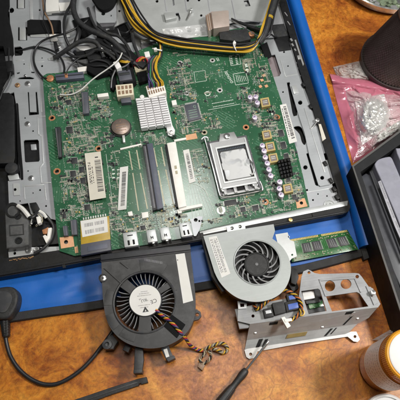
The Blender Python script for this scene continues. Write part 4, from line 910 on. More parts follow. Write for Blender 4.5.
cable('antenna_wire', 'thin white antenna wire lying across the board towards the cream socket', [(60, 94.6, 17.4), (66, 95, 18), (74, 93.6, 18.6), (82, 89, 21), (90, 81.6, 24), (98, 75.4, 27), (106, 70, 29), (112, 65.6, 32), (119, 59, 32), (122, 53, 31)], 0.72, 'ww', 'wire')
cable('brown_wire', 'brown and tan wire dropping from the top edge over the foam strip', [(42, -12, 15), (43, 4, 15.4), (44.4, 12, 16), (48, 18.4, 17), (51.6, 26, 17), (53.4, 36, 15)], 0.95, 'wn', 'wire')
cable('thin_wire', 'hair thin black wire crossing the foam strip to a small white plug', [(46, -8, 20), (44.6, 8, 19), (43.4, 20, 18), (46, 28, 17), (50, 37, 15)], 0.5, 'wk', 'wire')
cp_ = thing('wire_plug', 'small white and black plug lying on the steel plate under the foam strip', 'connector', P(54, 40, 12))
MB().prism([(49, 34.6), (56, 34), (57, 38.4), (50, 39.2)], 12, 16, 0.5).obj('housing', 'ivory', cp_)
MB().prism([(53, 41), (56.6, 41.6), (58.4, 48), (54.8, 50)], 10.6, 15.5, 0.5).obj('plug_body', 'black', cp_)
b = MB(); b.cyl(58.6, 46, 2.6, 10.6, 12.4, 20, 0.5); b.obj('washer', 'chrome', cp_)
lc = thing('side_cable', 'black cable with inline connector along the shaded edge of the chassis', 'cable', P(8, 72, 15))
wire('cord', [(9, 48, 16), (9, 62, 18), (10.4, 74, 18), (7, 84, 17), (3, 91, 16), (0, 99, 16), (-4, 106, 16)], 1.0, 'wk', lc)
MB().prism([(5.6, 61), (12, 60.4), (12.6, 71), (6.6, 72)], 14, 20, 0.8).obj('connector', 'black', lc)
MB().prism([(4.8, 56), (11.4, 55.4), (12, 60.4), (5.4, 61)], 14, 18, 0.6).obj('connector_end', 'darkgrey', lc)
# heap of black connectors and ribbon tape between bracket and board
hb = thing('connector_heap', 'heap of black taped ribbon cables and plugs at the board edge under the bracket', 'cable', P(105, 60, 14))
for q, z0, z1, m in (([(84, 50), (100, 46), (112, 50), (108, 58), (88, 60)], 14, 23, 'black'), ([(73, 51.6), (92, 49.6), (97, 56), (76, 55.4)], 14, 21, 'foam'), ([(96, 34), (124, 44), (138, 56), (132, 64), (118, 56), (98, 46)], 20, 27, 'foam'), ([(118, 50), (138, 56), (147, 64), (143, 68), (130, 62), (118, 60)], 18, 25, 'black'),
                     ([(88, 60), (112, 58), (116, 70), (96, 76), (86, 70)], 16.2, 23, 'foam'), ([(104, 68), (114, 66), (117, 82), (113, 90), (110, 88), (111, 76)], 16.2, 21, 'foam'), ([(76, 60), (90, 58), (92, 68), (80, 70)], 14, 20, 'module')):
    MB().prism(q, z0, z1, 1.2, 3).obj('ribbon_and_shade', m, hb)
MB().prism([(77, 67.4), (90, 65.6), (91, 70), (78, 72)], 16.4, 21, 0.5).obj('plug', 'ivory', hb)
MB().prism([(101, 47.6), (112, 45), (113.4, 50), (102.4, 52.6)], 27, 28.6, 0.3).obj('tag', 'paper', hb)
MB().prism([(73.6, 45.6), (88, 44), (95, 48.6), (90, 51.4), (80, 50)], 12, 20.6, 0.8).obj('clear_tape', 'foil', hb)
b = MB(); dashes(b, [(101, 47.6), (112, 45), (113.4, 50), (102.4, 52.6)], 'u', 28.6, 0.1, 0.9, 0.2, 0.45); dashes(b, [(101, 47.6), (112, 45), (113.4, 50), (102.4, 52.6)], 'u', 28.6, 0.1, 0.9, 0.55, 0.8); b.obj('print', 'inkg', hb, smooth=0)
for i, (pts, r, m) in enumerate((([(96, 40, 27), (108, 47, 29), (122, 54, 28), (134, 62, 25), (140, 68, 22)], 1.8, 'wk'), ([(98, 44, 26), (110, 52, 29), (124, 59, 27), (136, 64, 24)], 1.8, 'sleeve'), ([(120, 32, 18), (126, 33, 20), (132, 29, 20), (140, 27, 18)], 0.9, 'wk'),
                   ([(110, 58, 26), (118, 56, 28), (124, 59, 27), (128, 66, 24), (127, 72, 26)], 1.6, 'wk'), ([(90, 62, 24), (98, 60, 25), (108, 63, 24), (114, 72, 22)], 1.3, 'wk'))): wire('lead', pts, r, m, hb)
for pts, r in (([(88, 8, 24), (92, 20, 25), (98, 30, 27), (108, 36, 29), (116, 42, 28)], 1.5), ([(98, 26, 24), (108, 33, 26), (118, 36, 27), (126, 44, 27), (131, 53, 25)], 1.7), ([(66, 52, 16), (76, 57, 19), (88, 55, 23), (96, 50, 27), (106, 52, 29), (116, 60, 27)], 1.6),
             ([(72, 60, 17), (82, 64, 20), (94, 66, 24), (104, 66, 25), (112, 70, 24)], 1.2), ([(124, 46, 26), (130, 56, 27), (128, 64, 25), (120, 68, 26), (110, 66, 26)], 1.4), ([(104, 40, 28), (112, 48, 30), (118, 58, 30), (116, 68, 27), (112, 78, 24), (111, 88, 20)], 1.3), ([(132, 34, 24), (134, 44, 25), (138, 54, 25), (141, 62, 23)], 1.8)):
    wire('lead', pts, r, 'wk' if r < 1.45 else 'sleeve', hb)
for q, z0, z1 in (([(116, 22), (126, 24), (134, 40), (124, 42)], 10.8, 13), ([(72, 20), (92, 16), (97, 30), (80, 40)], 10.8, 12.4), ([(104, 24), (116, 24), (120, 36), (104, 34)], 10.8, 13), ([(119, 70), (133, 67), (136, 80), (132, 84), (121, 82)], 16.2, 24), ([(136, 70), (146, 68), (148, 80), (139, 83)], 16.2, 21)):
    MB().prism(q, z0, z1, 0.8).obj('ribbon_and_shade', 'foam', hb)  # low dark sheets paint the shade of deep chassis openings; taller pieces are ribbon
for i, m in enumerate(('wr', 'wr', 'wy', 'wo', 'wk', 'wr')):
    wire('lead', [(134+i*1.8, 66-i*.5, 22), (137+i*1.4, 60-i*.2, 26), (142+i*1.0, 57+i*.5, 27), (146.6+i*.2, 59+i*.8, 24)], 0.75, m, hb)
for i in range(2): wire('lead', [(120, 60+i*1.6, 25), (125, 61.4+i*1.2, 27), (131, 60.4+i*1.4, 26), (134, 62+i*1.2, 22)], 0.7, 'wy', hb)
MB().prism([(144, 52), (149, 51), (150.4, 56.4), (145.4, 57.4)], 20, 26, 0.5).obj('plug', 'white', hb)
MB().prism([(140.6, 39.6), (149.4, 38.4), (150.4, 41.4), (141.4, 42.8)], 13, 18, 0.3).obj('metal_clip', 'steel2', hb)
MB().prism([(140, 42.6), (156, 40.6), (159, 52), (143, 54)], 11, 15, 0.5).obj('plug_body', 'darkgrey', hb)
MB().prism([(134, 66.5), (146, 64), (147.6, 69.6), (135.6, 72.4)], 17, 22, 0.5).obj('plug', 'wn' if False else 'tan', hb)
# probes lying by the top port
pr = thing('tapered_lead', 'tapered black lead with a pale metal stripe beside the beige port block', 'cable', P(245, 26, 20))
b = MB(); b.tube([(231.4, 18.6, 18.6), (240, 22.6, 19), (252, 27.4, 20), (262, 30.6, 21)], [1.1]*8+[1.7]*8+[2.1]*9, 10); b.obj('arm', 'wk', pr)
b = MB(); b.tube([(233.6, 21.6, 18.2), (242, 26.4, 18.8), (252, 32.6, 20), (258, 36, 21)], 0.75, 8); b.obj('arm', 'chrome', pr)
# tape tail at the right of the board under the cable bundle
cable('black_cable', 'short thin black cable linking the sleeve with the tape patch', [(267, 36, 26), (271, 34.6, 21), (274, 36.6, 15), (277, 37, 12.6)], 1.0, 'wk')
MB().sheet([(260.6, 45), (267, 42), (272, 56.4), (266, 60)], 6, 10, lambda u, v: 20-4*v+0.6*math.sin(v*5), 0.5).obj('black_tape_tail', 'foam', None, 40, 'black tape tail hanging from the cable sleeve onto the board corner', 'tape')
# camera cable by the speaker module
cb = thing('camera_cable', 'white and brown ribbon cable curled beside the smoked speaker module', 'cable', P(38, 220, 14))
wire('ribbon', [(20, 206, 23), (25, 212, 24), (30, 217, 24), (34, 216, 23), (38, 211.6, 21), (43, 213, 19), (49, 219, 17), (53.6, 227, 16), (52, 238, 15), (44, 248, 15.6), (34, 254, 15)], 1.5, 'ww' if False else 'wk', cb)
wire('white_lead', [(18, 206, 23.4), (22, 208.6, 24.6), (26, 213, 25), (29, 217, 24)], 2.1, 'paper', cb)
wire('white_lead', [(39, 211, 22), (43.4, 213.6, 20.6), (46.4, 218, 19)], 1.5, 'paper', cb)
for k, m in enumerate(('tan', 'wk', 'ivory', 'darkgrey', 'wk')):
    wire('ribbon', [(30+k*.7, 226-k, 16+k*.5), (30+k*1.3, 219-k*.5, 18+k*.6), (35+k*.6, 214.4+k*.4, 19+k*.6), (41-k*.5, 216.6+k*.6, 19+k*.5), (41.6-k*.6, 222-k*.5, 18+k*.5), (36+k*.4, 226-k*.5, 17+k*.4)], 0.9, m, cb)
MB().prism([(36, 217), (39.4, 216), (41, 222.4), (37.6, 224)], 18, 22.4, 0.4).obj('plug', 'ivory', cb)
MB().prism([(48, 228), (51.6, 227.4), (49.6, 238), (46, 243), (42.6, 236), (45, 234.6), (47, 236)], 13, 19, 0.5).obj('plug', 'ivory', cb)
MB().prism([(42, 230), (48.4, 227), (47, 233.6), (43, 234)], 13, 17, 0.3).obj('plug_core', 'copper', cb)
# ================================================================== large black blower fan
f1 = thing('blower_fan', 'large black blower fan with round white hub label lying on the mat edge', 'fan', P(146, 300, 3), 'blower fans taken out of the computer')
Z0, Z1 = 4.0, 27.0
out1 = [(101.4, 255.6), (189.8, 245.4), (193.8, 280), (195.6, 300), (194.8, 315), (190.5, 327), (184, 335.5), (175, 342), (164, 346.6), (152, 348.4), (140, 347.4), (128, 343.6), (118, 337), (110.6, 328), (105.6, 316), (103.2, 300), (101.8, 280)]
o1 = [out1[0], out1[1]] + [(v.x, v.y) for v in catmull([(p[0], p[1], 0) for p in out1[1:]+[out1[0]]], 5)][1:-1]
cx, cy = 144.6, 301.6; C1 = P(cx, cy, Z1)
inl = [pix(C1+Vector((25.2*math.cos(2*PI*i/64), 25.2*math.sin(2*PI*i/64), 0))*MM) for i in range(64)]
hous = MB().plate(o1, [inl], Z1-2.0, Z1).obj('housing_top', 'fan_black', f1, smooth=25)
big = lambda k: [(cx+(x-cx)*k, cy+(y-cy)*k) for x, y in o1]
inl2 = [pix(P(cx, cy, Z1-2)+Vector((29*math.cos(2*PI*i/64), 29*math.sin(2*PI*i/64), 0))*MM) for i in range(64)]
MB().plate(big(0.985), [big(0.95)], Z0, Z1-2).obj('housing_wall', 'fan_black', f1, smooth=25)
MB().plate(big(0.975), [inl2], Z0, Z0+1.5).obj('housing_base', 'fan_dark', f1, smooth=25)
# square air outlet lip along the straight edge
b = MB(); b.prism([(100.2, 254.6), (190.2, 244.2), (190.8, 249.6), (100.8, 260.2)], Z1-4, Z1+2.2, 0.5); b.prism([(100.4, 260.0), (190.6, 249.6), (190.8, 251.4), (100.6, 262)], Z1-1, Z1+0.8, 0.3); b.obj('outlet_lip', 'fan_dark', f1)
# raised rings, ribs and wedge-shaped panels on the cover
b = MB()
b.lathe(C1, [(25.1, Z1-1.9), (25.2, Z1+0.6), (26.1, Z1+0.9), (26.8, Z1+0.5), (27, Z1-0.2)], 72)
def arc(r0, r1, a0, a1, n=20):
    return [pix(C1+Vector((r*math.cos(a), r*math.sin(a), 0))*MM) for r, aa in ((r0, [a0+(a1-a0)*i/n for i in range(n+1)]), (r1, [a1-(a1-a0)*i/n for i in range(n+1)])) for a in aa]
b.obj('inlet_ring', 'fan_black', f1)
d2 = math.radians
for a0, a1, r0, r1 in ((50, 90, 27.4, 37), (152, 176, 27.4, 34), (190, 214, 27.4, 34), (224, 248, 27.4, 34)):
    MB().prism(arc(r0, r1, d2(a0), d2(a1)), Z1-0.2, Z1+0.35, 0.2).obj('raised_panel', 'fan_black', f1)
b = MB(); dashes(b, [(144, 258), (163, 261.4), (162.6, 264.4), (144, 261)], 'u', Z1+0.4, 0.02, 0.98, 0.1, 0.9); b.obj('moulded_text', 'darkgrey', f1, smooth=0)
for (x0, y0, x1, y1) in ((104, 268, 122, 284), (120, 262, 128, 268)):
    dd = Vector((x1-x0, y1-y0, 0)); nn = Vector((-dd.y, dd.x, 0)).normalized()*0.5
    MB().prism([(x0+nn.x, y0+nn.y), (x1+nn.x, y1+nn.y), (x1-nn.x, y1-nn.y), (x0-nn.x, y0-nn.y)], Z1-0.2, Z1+0.9, 0.2).obj('rib', 'fan_black', f1)
# spokes
HUB = C1 + Vector((0.6, 1.2, 0))*MM
for a, w in ((132, 8), (24, 5), (262, 10)):
    a = d2(a); dv = Vector((math.cos(a), math.sin(a), 0)); nv = Vector((-dv.y, dv.x, 0))
    top = [HUB+(dv*r+nv*s)*MM+Vector((0, 0, -1.0*MM)) for r, s in ((10.5, w*.45), (26.6, w*.55), (26.6, -w*.55), (10.5, -w*.45))]
    b = MB(); b.poly3(top[::-1], 2.4*MM); b.obj('spoke', 'fan_black', f1)
b = MB(); b.cyl(0, 0, 14.4, Z0+1, Z1-2.0, 56, 1.5, at=HUB); b.cyl(0, 0, 14, Z1-3, Z1-0.4, 56, 0.5, at=HUB); rot = b.obj('rotor', 'fan_dark', f1)
for k in range(37):
    a0 = 2*PI*k/37; b = MB(); ring = []
    for s in range(9):
        r = 14.2+s*1.29; a = a0+0.055*s*0.55-0.006*s*s*0.4; n_ = Vector((-math.sin(a), math.cos(a), 0)); p = HUB+Vector((math.cos(a), math.sin(a), 0))*r*MM
        ring.append((p+n_*0.28*MM, p-n_*0.28*MM))
    top = [x[0] for x in ring]+[x[1] for x in ring[::-1]]
    b.poly3([Vector((p.x, p.y, (Z1-3.4)*MM)) for p in top], 16*MM); b.obj('blade', 'darkgrey' if k % 3 else 'bladeg', f1, smooth=0)
lab = MB(); lab.cyl(0, 0, 13.2, Z1-0.5, Z1-0.2, 56, at=HUB); lb = lab.obj('hub_label', 'paper', f1)
b = MB(); hx, hy = pix(HUB)
zz = Z1-0.19
b.text('CE', hx+8.4, hy+1.0, zz, 4.7, PI+0.2); b.text('RU', hx-1.2, hy+0.2, zz, 3.8, PI+0.2); b.text('c', hx+2.5, hy+0.6, zz, 2.5, PI+0.2); b.text('us', hx-5, hy-.6, zz, 2.3, PI+0.2)
b.mi = 1
for j, (w, yy) in enumerate(((0.7, 5.4), (0.5, 7.4), (0.8, -4.2), (0.6, -6.4), (0.4, -8.6))): dashes(b, [(hx-9*w-1, hy+yy), (hx+9*w-1, hy+yy-2.2*w), (hx+9*w-1, hy+yy+1.0-2.2*w), (hx-9*w-1, hy+yy+1.0)], 'u', zz, 0.02, 0.98, 0.1, 0.75)
b.mi = 0
t0 = (hx+0.6, hy+9.8)
b.plate([(t0[0]-3.2, t0[1]+2.6), (t0[0]+3.2, t0[1]+1.6), (t0[0]-0.7, t0[1]-3.4)], [[(t0[0]-0.9, t0[1]+1.6), (t0[0]+0.7, t0[1]+1.3), (t0[0]-0.3, t0[1]-0.6)]], zz-0.05, zz+0.03)
b.obj('print', ['ink', 'inkg'], lb, smooth=0)
MB().prism([(175.6, 254.4), (184.6, 253.2), (193.2, 300.6), (183.2, 303.4)], Z1, Z1+0.25).obj('blank_label', 'paper', f1)
b = MB()
for pq_ in ((177.6, 260), (176.2, 290)): b.cyl(*pq_, 0.5, Z1+0.1, Z1+0.32, 8)
b.obj('label_mark', 'ink', f1)
MB().prism([(171.8, 314.4), (185.4, 324.4), (177, 338), (163.8, 326)], Z1, Z1+0.9, 0.2).obj('tape_square', 'foam', f1)
b = MB(); b.lathe(P(103, 278, Z1), [(3.7, Z1-6), (3.7, Z1+0.6), (3.1, Z1+1), (2.8, Z1+1)], 26); b.obj('screw_boss', 'fan_black', f1)
b = MB(); b.cyl(103, 278, 2.7, Z1-2, Z1+1.4, 24, 0.5); b.mi = 1; b.box(103, 278, 2.0, 0.6, Z1+1.3, Z1+1.45, 0.7); b.box(103, 278, 0.6, 2.0, Z1+1.3, Z1+1.46, 0.7); b.obj('screw', ['chrome', 'hole'], f1)
b = MB(); b.plate([(192, 309), (197, 309.4), (200.6, 312), (201.4, 316), (198.6, 319.4), (194, 320.6), (190, 324)], [circ(197.2, 314.6, 1.9, 16)], 10, 14); b.obj('mounting_ear', 'fan_black', f1, smooth=20)
b = MB(); b.prism([(112, 334), (118, 341), (113, 349), (106, 349.5), (103, 345), (105, 340)], 8, 14, 0.8); b.lathe(P(107.4, 344.6, 14), [(4.2, 13), (4.0, 16), (2.0, 16.4), (1.6, 14.6), (0, 14.4)], 24); b.obj('mounting_ear', 'fan_black', f1)
b = MB(); b.prism([(126, 344), (131, 347), (128, 352.6), (122, 349.6)], 8, 16, 0.5); b.obj('wire_clip', 'fan_dark', f1)
b = MB(); b.prism([(134.8, 347), (142.6, 347.4), (143.6, 360), (141.8, 372.4), (133.4, 373), (134.2, 360)], 14, 20, 0.7); b.prism([(133.4, 369.4), (142.4, 369), (141.8, 373), (133.2, 373.6)], 8, 20.6, 0.6); b.obj('mounting_arm', 'fan_black', f1)
b = MB(); b.prism([(160, 347), (168, 344.6), (173.4, 357), (166.4, 360.6)], 10, 17, 0.6); b.prism([(166, 358.4), (174, 355), (175.4, 358), (168, 361.8)], 8, 18, 0.5); b.obj('mounting_arm', 'fan_black', f1)
b = MB(); b.prism([(163.4, 349.6), (167, 348.4), (169.4, 356.4), (166.2, 357.6)], 17, 17.3); b.obj('barcode_label', 'paper', f1)
twist(f1, [(156, 310, 26), (161, 315, 27.4), (167, 319, 28.2), (174, 325, 28.6), (181, 333, 27.6), (186, 339, 20), (190, 345, 10), (195, 348.4, 5), (200, 350.4, 3.5), (207, 350, 3)], ['wr', 'wy', 'wk', 'wp'], 0.95, 0.55, 10)
lp = [(203, 351, 3), (209, 347, 6), (215, 344.6, 7), (221, 343, 6), (226, 345.4, 4), (227.4, 350, 3), (223, 352.6, 4), (218, 350, 6), (213, 349, 5)]
twist(f1, lp, ['wn', 'wy', 'wk', 'tan'], 1.0, 0.6, 7)
twist(f1, [(207, 350, 3), (203, 355, 4), (200, 360, 5), (203, 364, 4), (208, 361, 5), (211, 356, 5), (209, 351, 5)], ['wn', 'wk', 'tan'], 0.9, 0.55, 5)
MB().prism([(199.4, 361.5), (205, 365), (202.4, 370.6), (197.4, 366.6)], 0.4, 5, 0.5).obj('wire_plug', 'wn', f1)

# ================================================================== small grey blower fan
f2 = thing('blower_fan', 'small grey metal blower fan with dark impeller resting on the steel bracket', 'fan', P(250, 262, 16), 'blower fans taken out of the computer')
Y0, Y1 = 22.3, 33.0
c2x, c2y = 257.2, 262.2; C2 = P(c2x, c2y, Y1)
ob = [(203.4, 236), (237, 230), (273.6, 224.2), (275, 231), (272.4, 238.6)]
tail = [(272.4, 238.6), (281, 245.4), (287.6, 255), (290.8, 266), (290, 277), (286, 287), (279.4, 294.4), (270, 299.4), (258, 301.8), (246, 300.6), (236, 297), (226.6, 290), (219, 281), (214.4, 272)]
o2 = ob + [(v.x, v.y) for v in catmull([(x, y, 0) for x, y in tail], 5)][1:]
in2 = [pix(C2+Vector((19.4*math.cos(2*PI*i/60), 19.4*math.sin(2*PI*i/60), 0))*MM) for i in range(60)]
MB().plate(o2, [in2], Y1-1.2, Y1).obj('housing_top', 'greyfan', f2, smooth=25)
bg = lambda k, q=o2: [(c2x+(x-c2x)*k, c2y+(y-c2y)*k) for x, y in q]
in3 = [pix(P(c2x, c2y, Y1)+Vector((22*math.cos(2*PI*i/60), 22*math.sin(2*PI*i/60), 0))*MM) for i in range(60)]
MB().plate(bg(0.985), [bg(0.94)], Y0, Y1-1.2).obj('housing_wall', 'fan_dark', f2, smooth=25)
MB().prism(bg(0.97), Y0, Y0+1).obj('housing_base', 'fan_dark', f2, smooth=25)
b = MB(); b.lathe(C2, [(19.3, Y1-1.4), (19.3, Y1+.3), (19.9, Y1+0.45), (20.5, Y1+0.1)], 64); b.obj('inlet_ring', 'greyfan', f2)
H2 = C2+Vector((-0.4, -1.0, 0))*MM
b = MB(); b.cyl(0, 0, 11.2, Y0+2, Y1-2.4, 48, 1.6, at=H2); b.lathe(H2, [(10.8, Y1-3.4), (10.4, Y1-2.2), (9.6, Y1-2.0), (9.2, Y1-2.4), (0, Y1-2.3)], 48); ro = b.obj('rotor', 'black2', f2)
b = MB(); b.lathe(H2, [(1.4, Y1-2.4), (1.3, Y1-2.0), (0, Y1-1.9)], 16); b.obj('hub_point', 'darkgrey', ro)
b = MB(); b.lathe(H2, [(13.6, Y1-5.5), (13.6, Y1-4.4), (12.6, Y1-4.2), (12.4, Y1-5.4)], 48, True); b.obj('rotor_ring', 'black2', f2)
for k in range(15):
    a0 = 2*PI*k/15; b = MB(); ring = []
    for s in range(9):
        r = 11+s*1.28; a = a0+0.065*s+0.004*s*s; n_ = Vector((-math.sin(a), math.cos(a), 0)); p = H2+Vector((math.cos(a), math.sin(a), 0))*r*MM
        ring.append((p+n_*0.75*MM, p-n_*0.75*MM))
    b.poly3([Vector((p.x, p.y, (Y1-2.8)*MM)) for p in [x[0] for x in ring]+[x[1] for x in ring[::-1]]], 8*MM); b.obj('blade', 'bladeg', f2, smooth=0)
lq = [(208.4, 237.4), (216.6, 235.8), (230.4, 273.6), (221.6, 277.8)]
lb = MB().prism(lq, Y1, Y1+0.2).obj('label', 'paper', f2)
b = MB(); barcode(b, lq, 'v', Y1+0.2, 44, 0.06, 0.92, 0.48, 0.74)
for a in (0.12, 0.28): dashes(b, lq, 'v', Y1+0.2, 0.06, 0.9, a, a+0.09)
dashes(b, lq, 'v', Y1+0.2, 0.06, 0.6, 0.82, 0.9); b.obj('print', 'inkg', lb, smooth=0)
MB().plate([(237.4, 301), (247, 301.6), (246.4, 308.4), (238.4, 309)], [[(240, 303.4), (244.4, 303.6), (244.2, 306.8), (240.4, 307)]], 22.2, 23.2).obj('fixing_tab', 'steel', f2, smooth=0)
MB().prism([(201, 238), (205.6, 237.4), (216.4, 271), (227, 290), (222, 292), (211, 276)], 17, 24, 0.8).obj('outlet_side', 'fan_dark', f2)
MB().plate([(275.4, 234.4), (287.6, 232.4), (290, 240), (294, 241.4), (297, 256.4), (291.6, 258.6), (288.6, 262.6), (283, 259), (279, 249)], [circ(288.8, 236.8, 1.0, 12), circ(292.2, 254.8, 1.0, 12)], 22, 23.2).obj('mounting_wing', 'steel2', f2, smooth=0)
b = MB(); b.prism([(291, 268), (297, 269), (299, 277), (296, 285), (291, 283)], 10, 22, 0.8); b.prism([(288, 284), (296, 280), (299, 288), (293, 292)], 8, 16, 0.6); b.obj('mounting_lug', 'black', f2)
twist(f2, [(252, 301, 19), (257, 309, 25), (263, 305, 27), (270, 298.6, 28.5), (277, 293, 28), (283, 290.4, 27)], ['wy', 'wk', 'wo', 'wk'], 1.05, 0.62, 5)
twist(f2, [(283, 290.4, 27), (290, 292, 28), (297, 297, 28), (301, 304, 28), (300.4, 312, 28), (294.6, 318, 28), (288, 321, 28)], ['wy', 'wk', 'wo', 'wk'], 1.05, 0.62, 5)
b = MB(); b.prism([(281, 317.6), (284.6, 316.4), (291, 326), (287.2, 328.4)], 25, 29, 0.4); b.prism([(284, 319), (291.6, 318), (292.4, 320.8), (285.4, 322.4)], 25, 29.6, 0.3); b.obj('wire_plug', 'ivory', f2)

# ================================================================== memory module
mm_ = thing('memory_module', 'green memory module with four black chips lying on the mat edge', 'memory module', P(328, 246, 3))
q = [(288, 239.6), (347.4, 229.6), (358.6, 249.4), (292, 262)]
mo = MB().prism(q, 7.0, 8.2, 0.1).obj('circuit_board', 'pcb2', mm_)
b = MB()
for k in range(40):
    if 20 <= k <= 21: continue
    b.prism(sub(q, 0.02+k*.0243, 0.036+k*.0243, 0.01, 0.10), 8.1, 8.28)
b.obj('gold_contact', 'brass', mo, smooth=0)
for u in (0.27, 0.43, 0.67, 0.84):
    cq = sub(q, u-0.062, u+0.066, 0.27, 0.70)
    o = MB().prism(cq, 8.1, 9.3, 0.15).obj('memory_chip', 'chip', mm_)
    b = MB()
    for j in range(3): dashes(b, cq, 'v', 9.3, 0.1, 0.85, 0.2+j*.24, 0.3+j*.24)
    b.obj('print', 'inkg', o, smooth=0)
    b = MB()
    for j in range(12):
        for s in (sub(cq, -0.12, -0.02, 0.04+j*.08, 0.07+j*.08), sub(cq, 1.02, 1.12, 0.04+j*.08, 0.07+j*.08)): b.prism(s, 8.1, 8.5)
    b.obj('solder_point', 'solder', o, smooth=0)
b = MB()
for k in range(60): b.box(*Qd(q, U(.04, .98), random.choice((0.17, 0.2, 0.8, 0.86, 0.9))), U(.7, 1.5), U(.5, .8), 8.1, 8.7, 0.17)
b.obj('surface_components', 'tan', mm_, smooth=0, kind='stuff')

# ================================================================== steel mounting bracket
bk = thing('mounting_bracket', 'bent steel mounting bracket with oval holes lying on the bare table', 'bracket', P(310, 310, 0))
T = 22.0
top = [(238, 308), (262, 303), (299, 296), (300, 289), (301.4, 277), (303.4, 271.4), (308, 269.4), (311.4, 271), (314.4, 273), (320, 274), (355, 273), (359, 273.6), (362, 277), (369, 287), (373, 288.4), (380.4, 304), (378, 307.4), (331, 313), (300, 317.4), (250, 324), (237.6, 321)]
hol = [circ(309, 272.6, 1.5, 14), circ(357.2, 276.6, 1.8, 14), smooth2(circ(330, 286, 5.2, 8, 5.4), 3), smooth2(circ(346, 284, 5.4, 8, 5.0), 3),
       [(301.2, 291), (318, 288.6), (320, 290), (326.6, 311), (308.6, 314)], [(326, 296.4), (356.6, 292), (359.6, 293.4), (368.4, 306.4), (332, 311.4)], circ(253, 316, 1.6, 12)]
MB().plate(top, hol, T-1.4, T).obj('top_plate', 'bracket', bk, smooth=20)
# stamped step round the holes
b = MB()
for pts in ([(318.6, 279), (354, 276.2), (356, 278), (361.8, 292.2), (360.6, 292.8), (354.4, 278.8), (319.6, 281)], [(318.6, 279), (320, 279.4), (326.6, 296), (325.2, 296.4)]): b.prism(pts, T-0.3, T+0.8, 0.3)
b.obj('stamped_step', 'bracket', bk)
b = MB(); b.plate([(366, 286), (371, 287), (378, 303), (374, 305)], [circ(372.6, 293.4, 1.7, 12)], T, T+1.0); b.obj('side_tab', 'bracket', bk, smooth=0)
b = MB(); b.tube([(371.8, 296, T+1), (373.4, 293, T+3), (374.2, 291.6, T+5)], 1.0); b.cyl(373.6, 292.2, 2.1, T+1, T+5, 16, 0.4); b.obj('stand_off', 'chrome', bk)
# sloping front wall, drawn between its upper and lower edge
def wallq(pts, t=1.2):
    """pts: (px, py, z) ring on the sloping wall, thickened backwards"""
    b = MB(); f = [P(*p) for p in pts]; n_ = (f[1]-f[0]).cross(f[2]-f[0]).normalized()
    if n_.z < 0: n_ = -n_
    v0 = [b.bm.verts.new(p) for p in f]; v1 = [b.bm.verts.new(p-n_*t*MM) for p in f]
    b._face(v0); b._face(v1[::-1])
    for i in range(len(f)): b._face([v0[i], v1[i], v1[(i+1) % len(f)], v0[(i+1) % len(f)]])
    return b
UA, UB, LA, LB = (250, 323.6), (378.4, 306.6), (244.4, 351.4), (347, 335.6)
wq = [UA, UB, (352, 333.4), LA]
def W(u, v, dz=0.0):
    """point on the sloping front wall: u along, v from the fold down"""
    a = (UA[0]+(UB[0]-UA[0])*u, UA[1]+(UB[1]-UA[1])*u); c = (LA[0]+(LB[0]+8-LA[0])*u, LA[1]+(LB[1]-2-LA[1])*u)
    return (a[0]+(c[0]-a[0])*v, a[1]+(c[1]-a[1])*v, (T+(6.5-T)*v/0.6 if v < 0.6 else 6.5+(2.4-6.5)*(v-0.6)/0.4)+dz)
wallq([W(0, 0), W(1, 0), W(1.0, 0.42), W(0.94, 0.6), W(0, 0.6)]).obj('front_wall', 'bracket_lit', bk, smooth=0)
wallq([W(0, 0.6), W(0.94, 0.6), W(0.92, 1), W(0, 1)]).obj('lower_wall', 'bracket_lit', bk, smooth=0)
lip = MB(); lip.plate([(244.4, 350), (250.6, 347.4), (300, 341), (345, 334.2), (351, 331.6), (356.4, 331.6), (360, 339.4), (357.6, 342), (353.6, 341.4), (347.6, 336.6), (300, 343.6), (257.6, 351.4), (254.6, 358), (249.4, 359), (246.4, 357)], [circ(250.6, 354.2, 1.6, 14), circ(355, 336.6, 1.5, 14)], 0.8, 3.2)
lip.obj('foot_flange', 'bracket_lit', bk, smooth=0)
MB().prism([(234.6, 309), (248, 307), (252, 324), (248, 328), (239.4, 329)], 15, 19, 0.5).obj('corner_flange', 'bracket', bk)
def patch(u0, u1, v0, v1, sk=0.0, dz=0.6): return wallq([W(u0, v0, dz), W(u1, v0, dz), W(u1+sk, v1, dz), W(u0+sk, v1, dz)], 0.6)
for a in ((0.11, 0.14, 0.64, 0.92, -.012), (0.165, 0.19, 0.68, 0.94, -.012), (0.72, 0.74, 0.64, 0.9, -.015), (0.765, 0.775, 0.64, 0.86, -.012), (0.83, 0.845, 0.24, 0.56, -.02), (0.16, 0.225, 0.07, 0.16, 0), (0.76, 0.82, 0.06, 0.15, 0)): patch(*a).obj('wall_slot', 'hole', bk, smooth=0)
for a in ((0.35, 0.52, 0.62, 0.76, 0.0), (0.145, 0.158, 0.64, 0.9, -.012), (0.815, 0.84, 0.12, 0.26, -.0)): patch(*a, dz=0.9).obj('wall_tab', 'steel2' if a[0] != 0.35 else 'brass', bk, smooth=0)
for u, v in ((0.06, 0.36), (0.90, 0.36), (0.63, 0.5)):
    x, y, z = W(u, v); b = MB(); b.cyl(x, y, 1.0, z-1, z+0.5, 14, 0.2); b.obj('rivet', 'chrome', bk)
